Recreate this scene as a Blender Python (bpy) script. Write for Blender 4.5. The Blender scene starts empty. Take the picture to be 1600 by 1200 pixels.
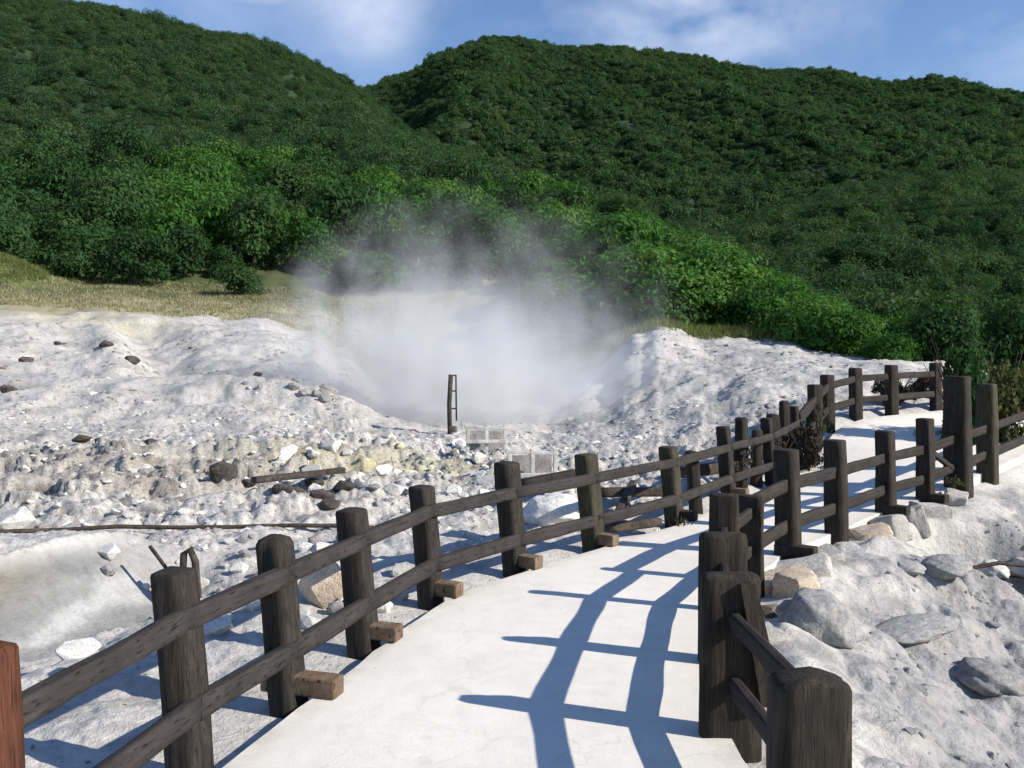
import bpy, bmesh, math, random
import numpy as np
from mathutils import Vector, Matrix, Euler
random.seed(7); rng = np.random.default_rng(11)
scene = bpy.context.scene
COL = scene.collection
F = 1386.0; EYE = 1.7; HZ = 560.0
def P(px, py, z=0.0):
    d = (EYE - z) * F / (py - HZ)
    return Vector(((px - 800) / F * d, d, z))

# ------------------------------------------------------------------ helpers
def link(o, parent=None):
    COL.objects.link(o)
    if parent: o.parent = parent
    return o
def tag(o, label=None, cat=None, group=None, kind=None):
    if label: o['label'] = label
    if cat: o['category'] = cat
    if group: o['group'] = group
    if kind: o['kind'] = kind
    return o
def empty(name, loc=(0, 0, 0), rz=0):
    o = bpy.data.objects.new(name, None); o.location = loc; o.rotation_euler = (0, 0, rz)
    o.empty_display_size = .2
    return link(o)
def mesh_obj(name, me, mat, parent=None):
    o = bpy.data.objects.new(name, me)
    if mat: me.materials.append(mat)
    return link(o, parent)
def bm_obj(name, bm, mat, parent=None, smooth=False):
    me = bpy.data.meshes.new(name)
    bmesh.ops.recalc_face_normals(bm, faces=bm.faces)
    bm.to_mesh(me); bm.free()
    if smooth: me.polygons.foreach_set('use_smooth', [True] * len(me.polygons))
    return mesh_obj(name, me, mat, parent)
def np_mesh(name, V, Fc, smooth=True):
    me = bpy.data.meshes.new(name); n = Fc.shape[1]
    me.vertices.add(len(V)); me.vertices.foreach_set('co', V.astype(np.float32).ravel())
    me.loops.add(Fc.size); me.loops.foreach_set('vertex_index', Fc.astype(np.int32).ravel())
    me.polygons.add(len(Fc)); me.polygons.foreach_set('loop_start', np.arange(0, Fc.size, n, dtype=np.int32))
    me.polygons.foreach_set('use_smooth', np.full(len(Fc), smooth))
    me.update(calc_edges=True); me.validate()
    return me

# ------------------------------------------------------------------ numpy noise
_perm = np.random.default_rng(3).permutation(512).astype(np.int64)
_g = np.random.default_rng(4).uniform(0, 2 * np.pi, 512); _gx, _gy = np.cos(_g), np.sin(_g)
def perlin(x, y):
    xi = np.floor(x).astype(np.int64); yi = np.floor(y).astype(np.int64)
    xf = x - xi; yf = y - yi
    def gr(ix, iy, dx, dy):
        h = _perm[(_perm[ix % 512] + iy) % 512]
        return _gx[h] * dx + _gy[h] * dy
    u = xf * xf * xf * (xf * (xf * 6 - 15) + 10); v = yf * yf * yf * (yf * (yf * 6 - 15) + 10)
    a = gr(xi, yi, xf, yf); b = gr(xi + 1, yi, xf - 1, yf)
    c = gr(xi, yi + 1, xf, yf - 1); d = gr(xi + 1, yi + 1, xf - 1, yf - 1)
    return (a * (1 - u) + b * u) * (1 - v) + (c * (1 - u) + d * u) * v
def fbm(x, y, o=4, g=.5):
    s = 0; a = 1; 
    for i in range(o):
        s = s + a * perlin(x + 17.3 * i, y - 9.1 * i); x = x * 2.03; y = y * 2.03; a *= g
    return s
def ridge(x, y, o=3):
    s = 0; a = 1
    for i in range(o):
        s = s + a * (1 - 2.2 * np.abs(perlin(x + 5.7 * i, y + 3.1 * i))); x = x * 2.1; y = y * 2.1; a *= .5
    return s
def worley(x, y):
    xi = np.floor(x).astype(np.int64); yi = np.floor(y).astype(np.int64)
    f1 = np.full(x.shape, 9.0); f2 = f1.copy()
    for dx in (-1, 0, 1):
        for dy in (-1, 0, 1):
            h = _perm[(_perm[(xi + dx) % 512] + yi + dy) % 512]
            h2 = _perm[(h + 77) % 512]
            d = np.hypot(xi + dx + h / 512. - x, yi + dy + h2 / 512. - y)
            n = d < f1
            f2 = np.where(n, f1, np.minimum(f2, d)); f1 = np.where(n, d, f1)
    return f1, f2
def sst(a, b, x):
    t = np.clip((x - a) / (b - a), 0, 1); return t * t * (3 - 2 * t)

# ------------------------------------------------------------------ materials
class NT:
    def __init__(s, mat):
        s.t = mat.node_tree; s.n = s.t.nodes; s.l = s.t.links
    def add(s, typ, **kw):
        n = s.n.new(typ)
        for k, v in kw.items():
            if k.startswith('i_'): n.inputs[k[2:].replace('_', ' ')].default_value = v
            else: setattr(n, k, v)
        return n
    def ln(s, a, b): s.l.new(a, b)
    def noise(s, vec, scale, detail=4, rough=.55, dist=0):
        n = s.add('ShaderNodeTexNoise'); n.inputs['Scale'].default_value = scale
        n.inputs['Detail'].default_value = detail; n.inputs['Roughness'].default_value = rough
        n.inputs['Distortion'].default_value = dist
        if vec is not None: s.ln(vec, n.inputs['Vector'])
        return n.outputs['Fac']
    def ramp(s, fac, stops):
        r = s.add('ShaderNodeValToRGB'); e = r.color_ramp.elements
        while len(e) < len(stops): e.new(.5)
        for i, (p, c) in enumerate(stops):
            e[i].position = p; e[i].color = (c[0], c[1], c[2], 1) if not isinstance(c, (int, float)) else (c, c, c, 1)
        s.ln(fac, r.inputs['Fac']); return r.outputs['Color']
    def mix(s, fac, a, b, typ='MIX'):
        m = s.add('ShaderNodeMix', data_type='RGBA', blend_type=typ)
        for k, v in ((0, fac), (6, a), (7, b)):
            if isinstance(v, (int, float)): m.inputs[k].default_value = v
            elif isinstance(v, tuple): m.inputs[k].default_value = (*v, 1) if len(v) == 3 else v
            else: s.ln(v, m.inputs[k])
        return m.outputs[2]
    def math(s, op, a, b=0, clamp=False):
        m = s.add('ShaderNodeMath', operation=op, use_clamp=clamp)
        for k, v in ((0, a), (1, b)):
            if isinstance(v, (int, float)): m.inputs[k].default_value = v
            else: s.ln(v, m.inputs[k])
        return m.outputs[0]
    def mapping(s, vec, scale=(1, 1, 1), rot=(0, 0, 0), loc=(0, 0, 0)):
        m = s.add('ShaderNodeMapping'); m.inputs['Scale'].default_value = scale
        m.inputs['Rotation'].default_value = rot; m.inputs['Location'].default_value = loc
        s.ln(vec, m.inputs['Vector']); return m.outputs[0]
def new_mat(name):
    m = bpy.data.materials.new(name); m.use_nodes = True
    t = NT(m); b = t.n['Principled BSDF']; b.inputs['Roughness'].default_value = .9
    b.inputs['Specular IOR Level'].default_value = .25
    return m, t, b
def bump(t, b, h, strength, dist):
    n = t.add('ShaderNodeBump'); n.inputs['Strength'].default_value = strength; n.inputs['Distance'].default_value = dist
    t.ln(h, n.inputs['Height']); t.ln(n.outputs[0], b.inputs['Normal'])

def mat_wood(name, dark, mid, light, grain=1.0, gx=(14, 14, 1.2)):
    m, t, b = new_mat(name)
    co = t.add('ShaderNodeTexCoord').outputs['Object']
    oi = t.add('ShaderNodeObjectInfo')
    off = t.add('ShaderNodeVectorMath', operation='ADD'); t.ln(co, off.inputs[0])
    sc = t.add('ShaderNodeVectorMath', operation='SCALE'); t.ln(oi.outputs['Location'], sc.inputs[0]); sc.inputs['Scale'].default_value = 3.7
    t.ln(sc.outputs[0], off.inputs[1]); v = off.outputs[0]
    g1 = t.noise(t.mapping(v, gx), 3.0, 6, .65, .4)
    g2 = t.noise(t.mapping(v, (gx[0] * 3, gx[1] * 3, gx[2] * 1.3)), 4.0, 3, .6)
    bl = t.noise(v, 5.0, 4, .6)
    c = t.ramp(g1, [(.28, dark), (.5, mid), (.75, light)])
    c = t.mix(t.math('MULTIPLY', t.ramp(bl, [(.4, 0.), (.7, 1.)]), .55), c, tuple(x * .45 for x in dark))
    crack = t.ramp(g2, [(.33, 0.), (.42, 1.)])
    c = t.mix(crack, tuple(x * .3 for x in dark), c)
    t.ln(c, b.inputs['Base Color'])
    h = t.math('ADD', t.math('MULTIPLY', g1, .7), t.math('MULTIPLY', crack, .5))
    bump(t, b, h, .8 * grain, .012)
    b.inputs['Roughness'].default_value = .85
    return m
WOOD = mat_wood('weathered_wood', (.018, .015, .013), (.032, .027, .024), (.058, .049, .042))
WOOD_R = mat_wood('charred_wood', (.016, .013, .011), (.03, .025, .021), (.06, .049, .038))
RAILM = mat_wood('rail_wood', (.026, .023, .022), (.037, .033, .032), (.052, .047, .045), .6, (1.2, 14, 14))
RAILR = mat_wood('charred_rail_wood', (.018, .015, .014), (.03, .026, .023), (.05, .043, .037), .6, (1.2, 14, 14))
OLIVE = mat_wood('mossy_wood', (.03, .027, .019), (.052, .047, .031), (.085, .075, .05))
RED = mat_wood('red_brown_wood', (.045, .016, .009), (.085, .03, .016), (.13, .05, .028), .8)
TAN = mat_wood('tan_wood', (.1, .068, .045), (.17, .12, .082), (.25, .185, .13), .7, (4, 4, 4))
WHITEW = mat_wood('bleached_wood', (.4, .39, .37), (.58, .57, .55), (.7, .69, .67), .5)
STICK = mat_wood('dark_stick', (.03, .024, .02), (.06, .048, .04), (.11, .09, .075), .5, (4, 4, 4))

def mat_ground():
    m, t, b = new_mat('mineral_ground')
    pos = t.add('ShaderNodeNewGeometry').outputs['Position']
    vc = t.add('ShaderNodeVertexColor'); vc.layer_name = 'tone'
    rg = t.add('ShaderNodeAttribute'); rg.attribute_name = 'rough'
    n1 = t.noise(pos, 1.3, 6, .6); n2 = t.noise(pos, 9, 6, .65); n3 = t.noise(pos, 38, 4, .7)
    c = t.mix(.55, vc.outputs['Color'], t.ramp(n1, [(.3, .6), (.5, .93), (.72, 1.12)]), 'MULTIPLY')
    c = t.mix(.6, c, t.ramp(n2, [(.3, .62), (.47, .95), (.7, 1.12)]), 'MULTIPLY')
    n4 = t.noise(pos, 17, 5, .75, .6)
    c = t.mix(t.math('MULTIPLY', t.ramp(n4, [(.35, .85), (.52, 0.)]), t.math('ADD', t.math('MULTIPLY', rg.outputs['Fac'], .9), .1)), c, (.22, .21, .2))
    sp = t.math('MULTIPLY', t.ramp(n3, [(.36, 1.), (.45, 0.)]), t.math('MULTIPLY', rg.outputs['Fac'], .9))
    c = t.mix(sp, c, (.09, .085, .08))
    # dark crumbs a few centimetres across, denser where the ground is rubbly
    vo = t.add('ShaderNodeTexVoronoi'); vo.inputs['Scale'].default_value = 5.5; t.ln(pos, vo.inputs['Vector'])
    crumb = t.math('LESS_THAN', vo.outputs['Distance'], t.math('MULTIPLY', t.math('MULTIPLY', rg.outputs['Fac'], .30), t.ramp(n1, [(.45, 0.), (.6, 1.)])))
    c = t.mix(t.math('MULTIPLY', crumb, .8), c, (.11, .1, .095))
    t.ln(c, b.inputs['Base Color'])
    h = t.math('ADD', t.math('MULTIPLY', n2, 1.0), t.math('MULTIPLY', n3, .35))
    h = t.math('ADD', h, t.math('MULTIPLY', n4, .8)); bump(t, b, h, .6, .05)
    b.inputs['Roughness'].default_value = .95; b.inputs['Specular IOR Level'].default_value = .12
    return m
GROUND = mat_ground()

def mat_rock(name, c0, c1, c2, bs=.5, sc=5.):
    m, t, b = new_mat(name)
    co = t.add('ShaderNodeTexCoord').outputs['Object']
    oi = t.add('ShaderNodeObjectInfo')
    a = t.add('ShaderNodeVectorMath', operation='ADD'); t.ln(co, a.inputs[0]); t.ln(oi.outputs['Location'], a.inputs[1])
    n = t.noise(a.outputs[0], sc, 6, .65); n2 = t.noise(a.outputs[0], sc * 5, 4, .6)
    c = t.ramp(n, [(.3, c0), (.5, c1), (.7, c2)])
    c = t.mix(.5, c, t.ramp(n2, [(.3, .6), (.6, 1.1)]), 'MULTIPLY')
    r = t.math('ADD', t.math('MULTIPLY', oi.outputs['Random'], .4), .78)
    rc = t.add('ShaderNodeCombineColor'); [t.ln(r, rc.inputs[i]) for i in range(3)]
    c = t.mix(1., c, rc.outputs[0], 'MULTIPLY')
    t.ln(c, b.inputs['Base Color'])
    bump(t, b, t.math('ADD', n, t.math('MULTIPLY', n2, .4)), bs, .05)
    return m
R_WHITE = mat_rock('white_rock', (.42, .41, .39), (.62, .61, .59), (.72, .71, .69))
R_GREY = mat_rock('grey_rock', (.16, .158, .155), (.28, .275, .27), (.38, .375, .365))
R_DARK = mat_rock('dark_rock', (.03, .026, .024), (.07, .06, .055), (.14, .125, .11))
R_TAN = mat_rock('tan_rock', (.38, .3, .22), (.52, .43, .34), (.62, .55, .47))
R_YEL = mat_rock('sulphur_rock', (.42, .38, .22), (.6, .56, .4), (.68, .66, .56))
R_BRN = mat_rock('brown_rock', (.1, .08, .065), (.2, .165, .135), (.32, .28, .24))

def mat_path():
    m, t, b = new_mat('pale_concrete')
    pos = t.add('ShaderNodeNewGeometry').outputs['Position']
    n1 = t.noise(pos, .9, 5, .6); n2 = t.noise(pos, 7, 6, .6); n3 = t.noise(pos, 90, 3, .6)
    c = t.ramp(n1, [(.3, (.68, .655, .60)), (.7, (.76, .735, .685))])
    c = t.mix(.5, c, t.ramp(n2, [(.32, .86), (.6, 1.03)]), 'MULTIPLY')
    c = t.mix(.35, c, t.ramp(n3, [(.3, .7), (.6, 1.05)]), 'MULTIPLY')
    vo = t.add('ShaderNodeTexVoronoi'); vo.inputs['Scale'].default_value = 2.6; t.ln(pos, vo.inputs['Vector'])
    sp = t.math('LESS_THAN', vo.outputs['Distance'], .03)
    c = t.mix(t.math('MULTIPLY', sp, .5), c, (.35, .3, .25))
    vk = t.add('ShaderNodeTexVoronoi', feature='DISTANCE_TO_EDGE'); vk.inputs['Scale'].default_value = .42
    wv = t.add('ShaderNodeVectorMath', operation='ADD'); t.ln(pos, wv.inputs[0])
    nz = t.add('ShaderNodeTexNoise'); nz.inputs['Scale'].default_value = 2.2; nz.inputs['Detail'].default_value = 5; t.ln(pos, nz.inputs['Vector']); t.ln(nz.outputs['Color'], wv.inputs[1]); t.ln(wv.outputs[0], vk.inputs['Vector'])
    ck = t.math('LESS_THAN', vk.outputs['Distance'], .0035); c = t.mix(t.math('MULTIPLY', ck, .14), c, (.3, .27, .23))
    st = t.ramp(t.noise(pos, 1.9, 6, .7, .4), [(.5, 0.), (.72, 1.)]); c = t.mix(t.math('MULTIPLY', st, .22), c, (.52, .47, .40))
    ea = t.add('ShaderNodeAttribute'); ea.attribute_name = 'edge'
    c = t.mix(t.math('MULTIPLY', ea.outputs['Fac'], t.ramp(n2, [(.35, 0.), (.6, .75)])), c, (.45, .41, .36))
    t.ln(c, b.inputs['Base Color']); bump(t, b, t.math('ADD', n2, t.math('MULTIPLY', n3, .3)), .25, .01)
    b.inputs['Specular IOR Level'].default_value = .15
    return m
PATHM = mat_path()

def mat_leaf(name, stops, trans=.35, objvar=.5):
    m = bpy.data.materials.new(name); m.use_nodes = True; t = NT(m); b = t.n['Principled BSDF']
    oi = t.add('ShaderNodeObjectInfo'); pos = t.add('ShaderNodeNewGeometry').outputs['Position']
    va = t.add('ShaderNodeAttribute'); va.attribute_name = 'leafvar'
    f = t.math('ADD', t.math('MULTIPLY', oi.outputs['Random'], objvar), t.math('MULTIPLY', va.outputs['Fac'], 1 - objvar))
    c = t.ramp(f, stops)
    t.ln(c, b.inputs['Base Color']); b.inputs['Roughness'].default_value = .7; b.inputs['Specular IOR Level'].default_value = .1
    tr = t.add('ShaderNodeBsdfTranslucent'); t.ln(t.mix(1., c, (1.1, 1.25, .6), 'MULTIPLY'), tr.inputs['Color'])
    mx = t.add('ShaderNodeMixShader'); mx.inputs[0].default_value = trans
    t.ln(b.outputs[0], mx.inputs[1]); t.ln(tr.outputs[0], mx.inputs[2]); t.ln(mx.outputs[0], t.n['Material Output'].inputs[0])
    return m
L_NEAR = mat_leaf('leaf_bright', [(.0, (.026, .075, .018)), (.5, (.052, .138, .028)), (1., (.11, .21, .05))])
L_MID = mat_leaf('leaf_mid', [(.0, (.022, .052, .02)), (.5, (.034, .082, .028)), (1., (.065, .122, .04))])
L_FAR = mat_leaf('leaf_forest', [(.0, (.029, .066, .031)), (.5, (.043, .092, .04)), (1., (.08, .13, .05))], .38, .72)
L_OLIVE = mat_leaf('leaf_olive', [(.0, (.035, .05, .02)), (.5, (.07, .085, .035)), (1., (.14, .14, .06))])
L_DRY = mat_leaf('dead_leaf', [(.0, (.022, .018, .014)), (.5, (.045, .038, .03)), (1., (.1, .085, .065))], .1)
GRASSM = mat_leaf('dry_grass_blade', [(.0, (.15, .145, .075)), (.5, (.27, .25, .145)), (1., (.4, .37, .25))], .3, 0.)
GREENG = mat_leaf('green_grass_blade', [(.0, (.07, .095, .03)), (.5, (.12, .15, .05)), (1., (.19, .2, .08))], .3, 0.)
BARK = mat_wood('bark', (.03, .025, .02), (.06, .05, .04), (.1, .085, .07))

# ------------------------------------------------------------------ path layout
LP = [(-1.62, 2.0, 0), (-1.56, 2.6, 0)] + [tuple(P(*a)) for a in (
    (290, 1190, 0), (445, 1085, 0), (565, 1000, 0), (672, 930, 0), (805, 885, 0), (928, 850, 0), (1055, 812, 0),
    (1140, 775, 0), (1207, 752, .05), (1248, 725, .15), (1275, 690, .4), (1294, 668, .55), (1338, 652, .67), (1394, 647, .7), (1463, 640, .72), (1586, 644, .6))]
RP = [(1.06, 1.6, 0), (1.05, 2.1, 0), (1.02, 3.0, 0), (.985, 3.97, 0), (1.18, 4.92, 0), (1.43, 5.95, 0), (1.82, 6.72, 0), (2.38, 7.6, .02),
      (3.2, 8.7, -.02), (4.15, 9.8, 0), (4.92, 10.5, .02), (5.56, 11.0, .12), (6.4, 11.9, .16), (8.6, 14.0, .4), (10.6, 15.6, .5)]
def resample(pts, n):
    pts = np.array(pts); s = np.r_[0, np.cumsum(np.linalg.norm(np.diff(pts[:, :2], axis=0), axis=1))]
    t = np.linspace(0, s[-1], n)
    o = np.stack([np.interp(t, s, pts[:, k]) for k in range(3)], 1)
    for _ in range(3): o[1:-1] = (o[:-2] + 2 * o[1:-1] + o[2:]) / 4
    return o
def offset(pts, d):
    tg = np.gradient(pts[:, :2], axis=0); tg /= np.linalg.norm(tg, axis=1, keepdims=True)
    o = pts.copy(); o[:, 0] += tg[:, 1] * d; o[:, 1] -= tg[:, 0] * d
    return o
NP_ = 160
EXT_L = [(-1.9, -6, 0), (-1.75, 0, 0)] + LP + [(12.5, 19, .55), (16, 20.5, .5)]
EXT_R = [(1.1, -6, 0), (1.08, 0, 0)] + RP + [(13, 17.2, .5), (17, 19, .45)]
LE = offset(resample(EXT_L, NP_), .17); RE = offset(resample(EXT_R, NP_), -.03)
# path ribbon: match samples by arc fraction of corresponding stations
def match():
    # for every left sample take the nearest-forward right sample, monotone
    k = np.zeros(NP_, int); last = 0
    for i in range(NP_):
        d = np.hypot(*(RE[:, :2] - LE[i, :2]).T); d[:last] = 9e9
        j = int(np.argmin(d)); j = min(j, last + 4); k[i] = max(j, last); last = k[i]
    return k
# simple fraction match works better for shapes with equal ends
def frac(stL, stR, n):
    return stL, stR
def build_path():
    kk = match().astype(float)
    for _ in range(30): kk[1:-1] = (kk[:-2] + 2 * kk[1:-1] + kk[2:]) / 4
    kk[0] = 0; kk[-1] = NP_ - 1
    R2 = np.stack([np.interp(kk, np.arange(NP_), RE[:, c]) for c in range(3)], 1)
    M = 14; V = []; 
    for i in range(NP_):
        for j in range(M + 1):
            f = j / M; p = LE[i] * (1 - f) + R2[i] * f
            V.append(p)
    V = np.array(V); V[:, 2] += .006 * fbm(V[:, 0] * 1.1, V[:, 1] * 1.1, 2)
    ed = np.zeros(len(V), bool); ix = np.arange(len(V)) % (M + 1)
    for e in (0, M):
        q = ix == e; V[q, 0] += .03 * fbm(V[q, 0] * 2.5, V[q, 1] * 2.5, 3); V[q, 1] += .03 * fbm(V[q, 0] * 2.5 + 9, V[q, 1] * 2.5, 3)
    fc = []
    for i in range(NP_ - 1):
        for j in range(M):
            a = i * (M + 1) + j; fc.append((a, a + 1, a + M + 2, a + M + 1))
    n0 = len(V); skirts = []
    sk = V.copy(); sk[:, 2] -= .25
    VV = np.r_[V, sk]
    for i in range(NP_ - 1):
        for j in (0, M):
            a = i * (M + 1) + j; b_ = a + M + 1
            fc.append((a, b_, b_ + n0, a + n0) if j == 0 else (b_, a, a + n0, b_ + n0))
    me = np_mesh('path', VV, np.array(fc), False)
    eat = me.attributes.new('edge', 'FLOAT', 'POINT'); ej = np.minimum(ix, M - ix); eat.data.foreach_set('value', np.r_[np.where(ej == 0, 1., np.where(ej == 1, .25, 0)), np.ones(n0)].astype(np.float32))
    return tag(mesh_obj('path', me, PATHM), kind='structure'), R2
path, R2 = build_path()
tag(path, 'pale concrete footpath curving right between the two timber fences', 'path')
POLY = np.r_[LE[:, :2], R2[::-1, :2]]
def path_info(x, y):
    """signed distance-ish to path polygon (0 inside), nearest z, side (+1 right of the path)"""
    sh = x.shape; x = x.ravel(); y = y.ravel()
    dist = np.full(x.shape, 1e9); zz = np.zeros(x.shape); side = np.zeros(x.shape)
    for E, sg in ((LE, -1), (R2, 1)):
        for i in range(0, NP_ - 1):
            a = E[i]; b = E[i + 1]; ab = b[:2] - a[:2]; L2 = max(ab @ ab, 1e-9)
            t = np.clip(((x - a[0]) * ab[0] + (y - a[1]) * ab[1]) / L2, 0, 1)
            d = np.hypot(x - a[0] - t * ab[0], y - a[1] - t * ab[1]); q = d < dist
            dist = np.where(q, d, dist); zz = np.where(q, a[2] + t * (b[2] - a[2]), zz); side = np.where(q, sg, side)
    ins = np.zeros(x.shape, bool); n = len(POLY)
    for i in range(n):
        (x1, y1), (x2, y2) = POLY[i], POLY[(i + 1) % n]
        if abs(y2 - y1) < 1e-9: continue
        c = ((y1 > y) != (y2 > y)) & (x < (x2 - x1) * (y - y1) / (y2 - y1) + x1); ins ^= c
    return np.where(ins, -dist, dist).reshape(sh), zz.reshape(sh), side.reshape(sh)

# ------------------------------------------------------------------ terrain
PXC = np.array([-700, -300, 0, 150, 300, 400, 490, 530, 600, 700, 850, 930, 1000, 1030, 1100, 1200, 1330, 1450, 1600, 1900, 2600], float)
DST = np.array([0, 6, 9, 13, 17, 22, 28, 33, 40, 48, 60, 80, 100], float)
TAB = np.array([
#  -700  -300  0    150  300  400  490  530  600  700  850  930  1000 1030 1100 1200 1330 1450 1600 1900 2600
 [-.10]*21, [-.10]*21,
 [-.05, -.05, -.05, -.05, -.05, -.05, -.05, -.05, -.05, -.05, -.05, -.05, -.05, -.05, -.05, -.1, -.1, -.3, -.4, -.4, -.4],
 [.1, .1, .05, .05, .05, .05, .05, 0, 0, 0, 0, 0, 0, 0, .05, .15, .2, .1, 0, 0, 0],
 [.5, .4, .3, .3, .25, .2, .15, .1, 0, 0, 0, 0, .1, .15, .4, .7, .85, .75, .6, .5, .4],
 [1.4, 1.3, 1.2, 1.1, 1.0, .95, .85, .6, .1, 0, 0, .4, .9, 1.1, 1.3, 1.5, 1.5, 1.4, 1.0, .9, .8],
 [2.6, 2.5, 2.4, 2.2, 2.05, 2.0, 1.9, 1.2, .3, .1, .2, 1.1, 2.3, 2.6, 2.15, 2.1, 1.7, 1.5, 1.3, 1.2, 1.2],
 [3.5, 3.5, 3.4, 3.1, 2.9, 2.75, 2.35, 1.7, .8, .4, .6, 1.7, 2.5, 2.85, 2.6, 2.5, 1.8, 1.6, 1.5, 1.4, 1.4],
 [4.5, 4.5, 4.45, 4.25, 4.0, 3.7, 3.15, 2.6, 2.0, 1.7, 1.8, 2.5, 3.0, 3.4, 3.2, 2.9, 2.0, 1.7, 1.6, 1.5, 1.5],
 [6, 6, 5.9, 5.6, 5.3, 5.1, 4.8, 4.4, 4.2, 4.2, 4.8, 5, 5.1, 5.2, 4.6, 3.6, 2.4, 1.9, 1.8, 1.8, 1.8],
 [9, 9, 9, 9, 9, 8.8, 8.5, 8, 8, 8, 8, 8, 7.8, 7.5, 6.5, 5, 3.5, 2.6, 2.3, 2.3, 2.3],
 [16, 16, 16, 16, 16, 16, 15.5, 15, 14.5, 13.5, 13, 12.6, 12.2, 12, 10.5, 8.5, 6.5, 5, 4.2, 4.2, 4.2],
 [24, 24, 24, 24, 24, 24, 23, 22, 21, 20, 19, 18, 17, 16.5, 15, 12.5, 10, 8, 7, 7, 7]], float)
def interp2(px, d):
    px = np.clip(px, PXC[0], PXC[-1]); d = np.clip(d, 0, 100)
    i = np.clip(np.searchsorted(PXC, px) - 1, 0, len(PXC) - 2); j = np.clip(np.searchsorted(DST, d) - 1, 0, len(DST) - 2)
    u = (px - PXC[i]) / (PXC[i + 1] - PXC[i]); u = u * u * (3 - 2 * u); v = (d - DST[j]) / (DST[j + 1] - DST[j])
    return (TAB[j, i] * (1 - u) + TAB[j, i + 1] * u) * (1 - v) + (TAB[j + 1, i] * (1 - u) + TAB[j + 1, i + 1] * u) * v
def seg_d(x, y, a, b):
    ab = np.array(b) - np.array(a); L = ab @ ab
    t = np.clip(((x - a[0]) * ab[0] + (y - a[1]) * ab[1]) / L, 0, 1)
    return np.hypot(x - a[0] - t * ab[0], y - a[1] - t * ab[1]), t
PIT = P(1578, 916, -.62)
def terrain(x, y, want=False, detail=True):
    x = np.asarray(x, float); y = np.asarray(y, float)
    d = np.maximum(y, .5); px = 800 + F * x / np.maximum(y, 1.0)
    pd, pz, side = path_info(x, y)
    z = interp2(px, np.hypot(d, 0)) 
    dd = np.hypot(x, y)
    right = (side > 0) & (y < 15)
    # right bank falls away from the path edge to a rubbly flat
    fade = sst(15.5, 11.0, y) * sst(-1, 1, pd)
    bank = -.1 - .72 * sst(.15, 2.3, pd) - .15 * sst(2, 6, pd)
    z = np.where(side > 0, bank * sst(16, 11.5, y) + z * (1 - sst(16, 11.5, y)), z)
    # mild wide undulation
    amp = sst(4, 20, dd)
    z = z + amp * (.22 * fbm(x * .28, y * .28, 3) + .1 * ridge(x * .55 + 3, y * .55, 2) - .05)
    # gully and rib on the left slope, mound at the far left, shallow terraces
    a, b_ = P(215, 520, 2.9), None
    g, _ = seg_d(x, y, (-13.4, 32), (-9.4, 24)); z -= .55 * np.exp(-(g / 1.1) ** 2)
    g, _ = seg_d(x, y, (-14.2, 31), (-10.2, 23.5)); z += .35 * np.exp(-(g / .7) ** 2)
    z += 1.7 * np.exp(-(((x + 27.3) / 3.2) ** 2 + ((y - 45) / 3.2) ** 2))
    g, _ = seg_d(x, y, (-6.5, 20.5), (-3.3, 19.5)); z += .5 * np.exp(-(g / 1.0) ** 2)
    # milky pool basin
    mdx, mdy = .352, .936                      # direction of the mud bank's rim
    mt = (x + 3.76) * mdy - (y - 6.5) * mdx + .05 * np.sin(y * 2.1)   # metres right of the rim
    mal = (x + 3.76) * mdx + (y - 6.5) * mdy
    mw = .78 + .05 * np.sin(mal * 3)
    mfade = sst(1.9, .9, mal) * sst(-6, -4, mal)
    zb = .17 - .50 * sst(-.05, mw, mt) + .09 * np.exp(-(mt / .08) ** 2)
    mm = mfade * (side < 0) * sst(-2.2, -.6, mt) * sst(1.6, .9, mt)
    z = z * (1 - mm) + zb * mm
    mud = mfade * (side < 0) * sst(-.04, .02, mt) * sst(mw + .06, mw - .1, mt + .12 * fbm(x * 3, y * 3, 3)); pb = np.where(mud > .1, .5, 2.)
    pit = np.hypot((x - PIT[0]) / .8, (y - PIT[1]) / .6); z = z + (PIT[2] - .2 - z) * sst(1.5, 1.05, pit)
    rough = np.ones_like(z) * .5
    zone_rub = sst(8.5, 10.5, y) * sst(21, 15, y) * (side < 0)
    rough = np.where(side > 0, .55, .45 + .5 * zone_rub)
    lf_ = fbm(x * .3 + 2, y * 1.0, 4); ledge = sst(8.6, 10, y) * sst(17, 14, y) * sst(0, -2.5, x) * (side < 0)
    z = z + ledge * .13 * sst(-.05, .04, lf_) + ledge * .1 * sst(.2, .26, lf_)
    lc = fbm(x * .8, y * 1.9, 4); brk = sst(-.05, .25, fbm(x * .5 + 8, y * .7, 3))
    crack = np.clip(ledge * (np.exp(-((lf_ + .03) / .018) ** 2) + np.exp(-((lf_ - .22) / .02) ** 2)) * brk + .8 * np.exp(-(lc / .024) ** 2) * brk * (dd > 9) * (pd > .8), 0, 1)  # ground cracks, and painted dark lines standing for shadow under the ledge steps
    z = z - .03 * crack
    rough = np.maximum(rough, .8 * (side < 0) * sst(4.6, 5.6, y) * sst(-.6, -1.6, x) * sst(11, 9, y) * (.6 + .8 * fbm(x * .9, y * .9, 2)))
    rough *= (1 - .92 * mud)
    rough *= sst(.0, 1.2, pd) * (.5 + .5 * sst(5, 9, dd))
    gl = np.interp(px, [430, 500, 570, 680, 860, 930, 1000], [36.5, 35, 30.5, 26.5, 26.5, 28.5, 29.3])
    grass = sst(0, 3.2, dd - gl + 2.4 * fbm(x * .35, y * .35, 3) + .6 * fbm(x * 1.5, y * 1.5, 2))
    grass = np.clip(grass, 0, 1)
    rough = rough * (1 - grass); crack = crack * (1 - grass) * (1 - mud)
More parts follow.
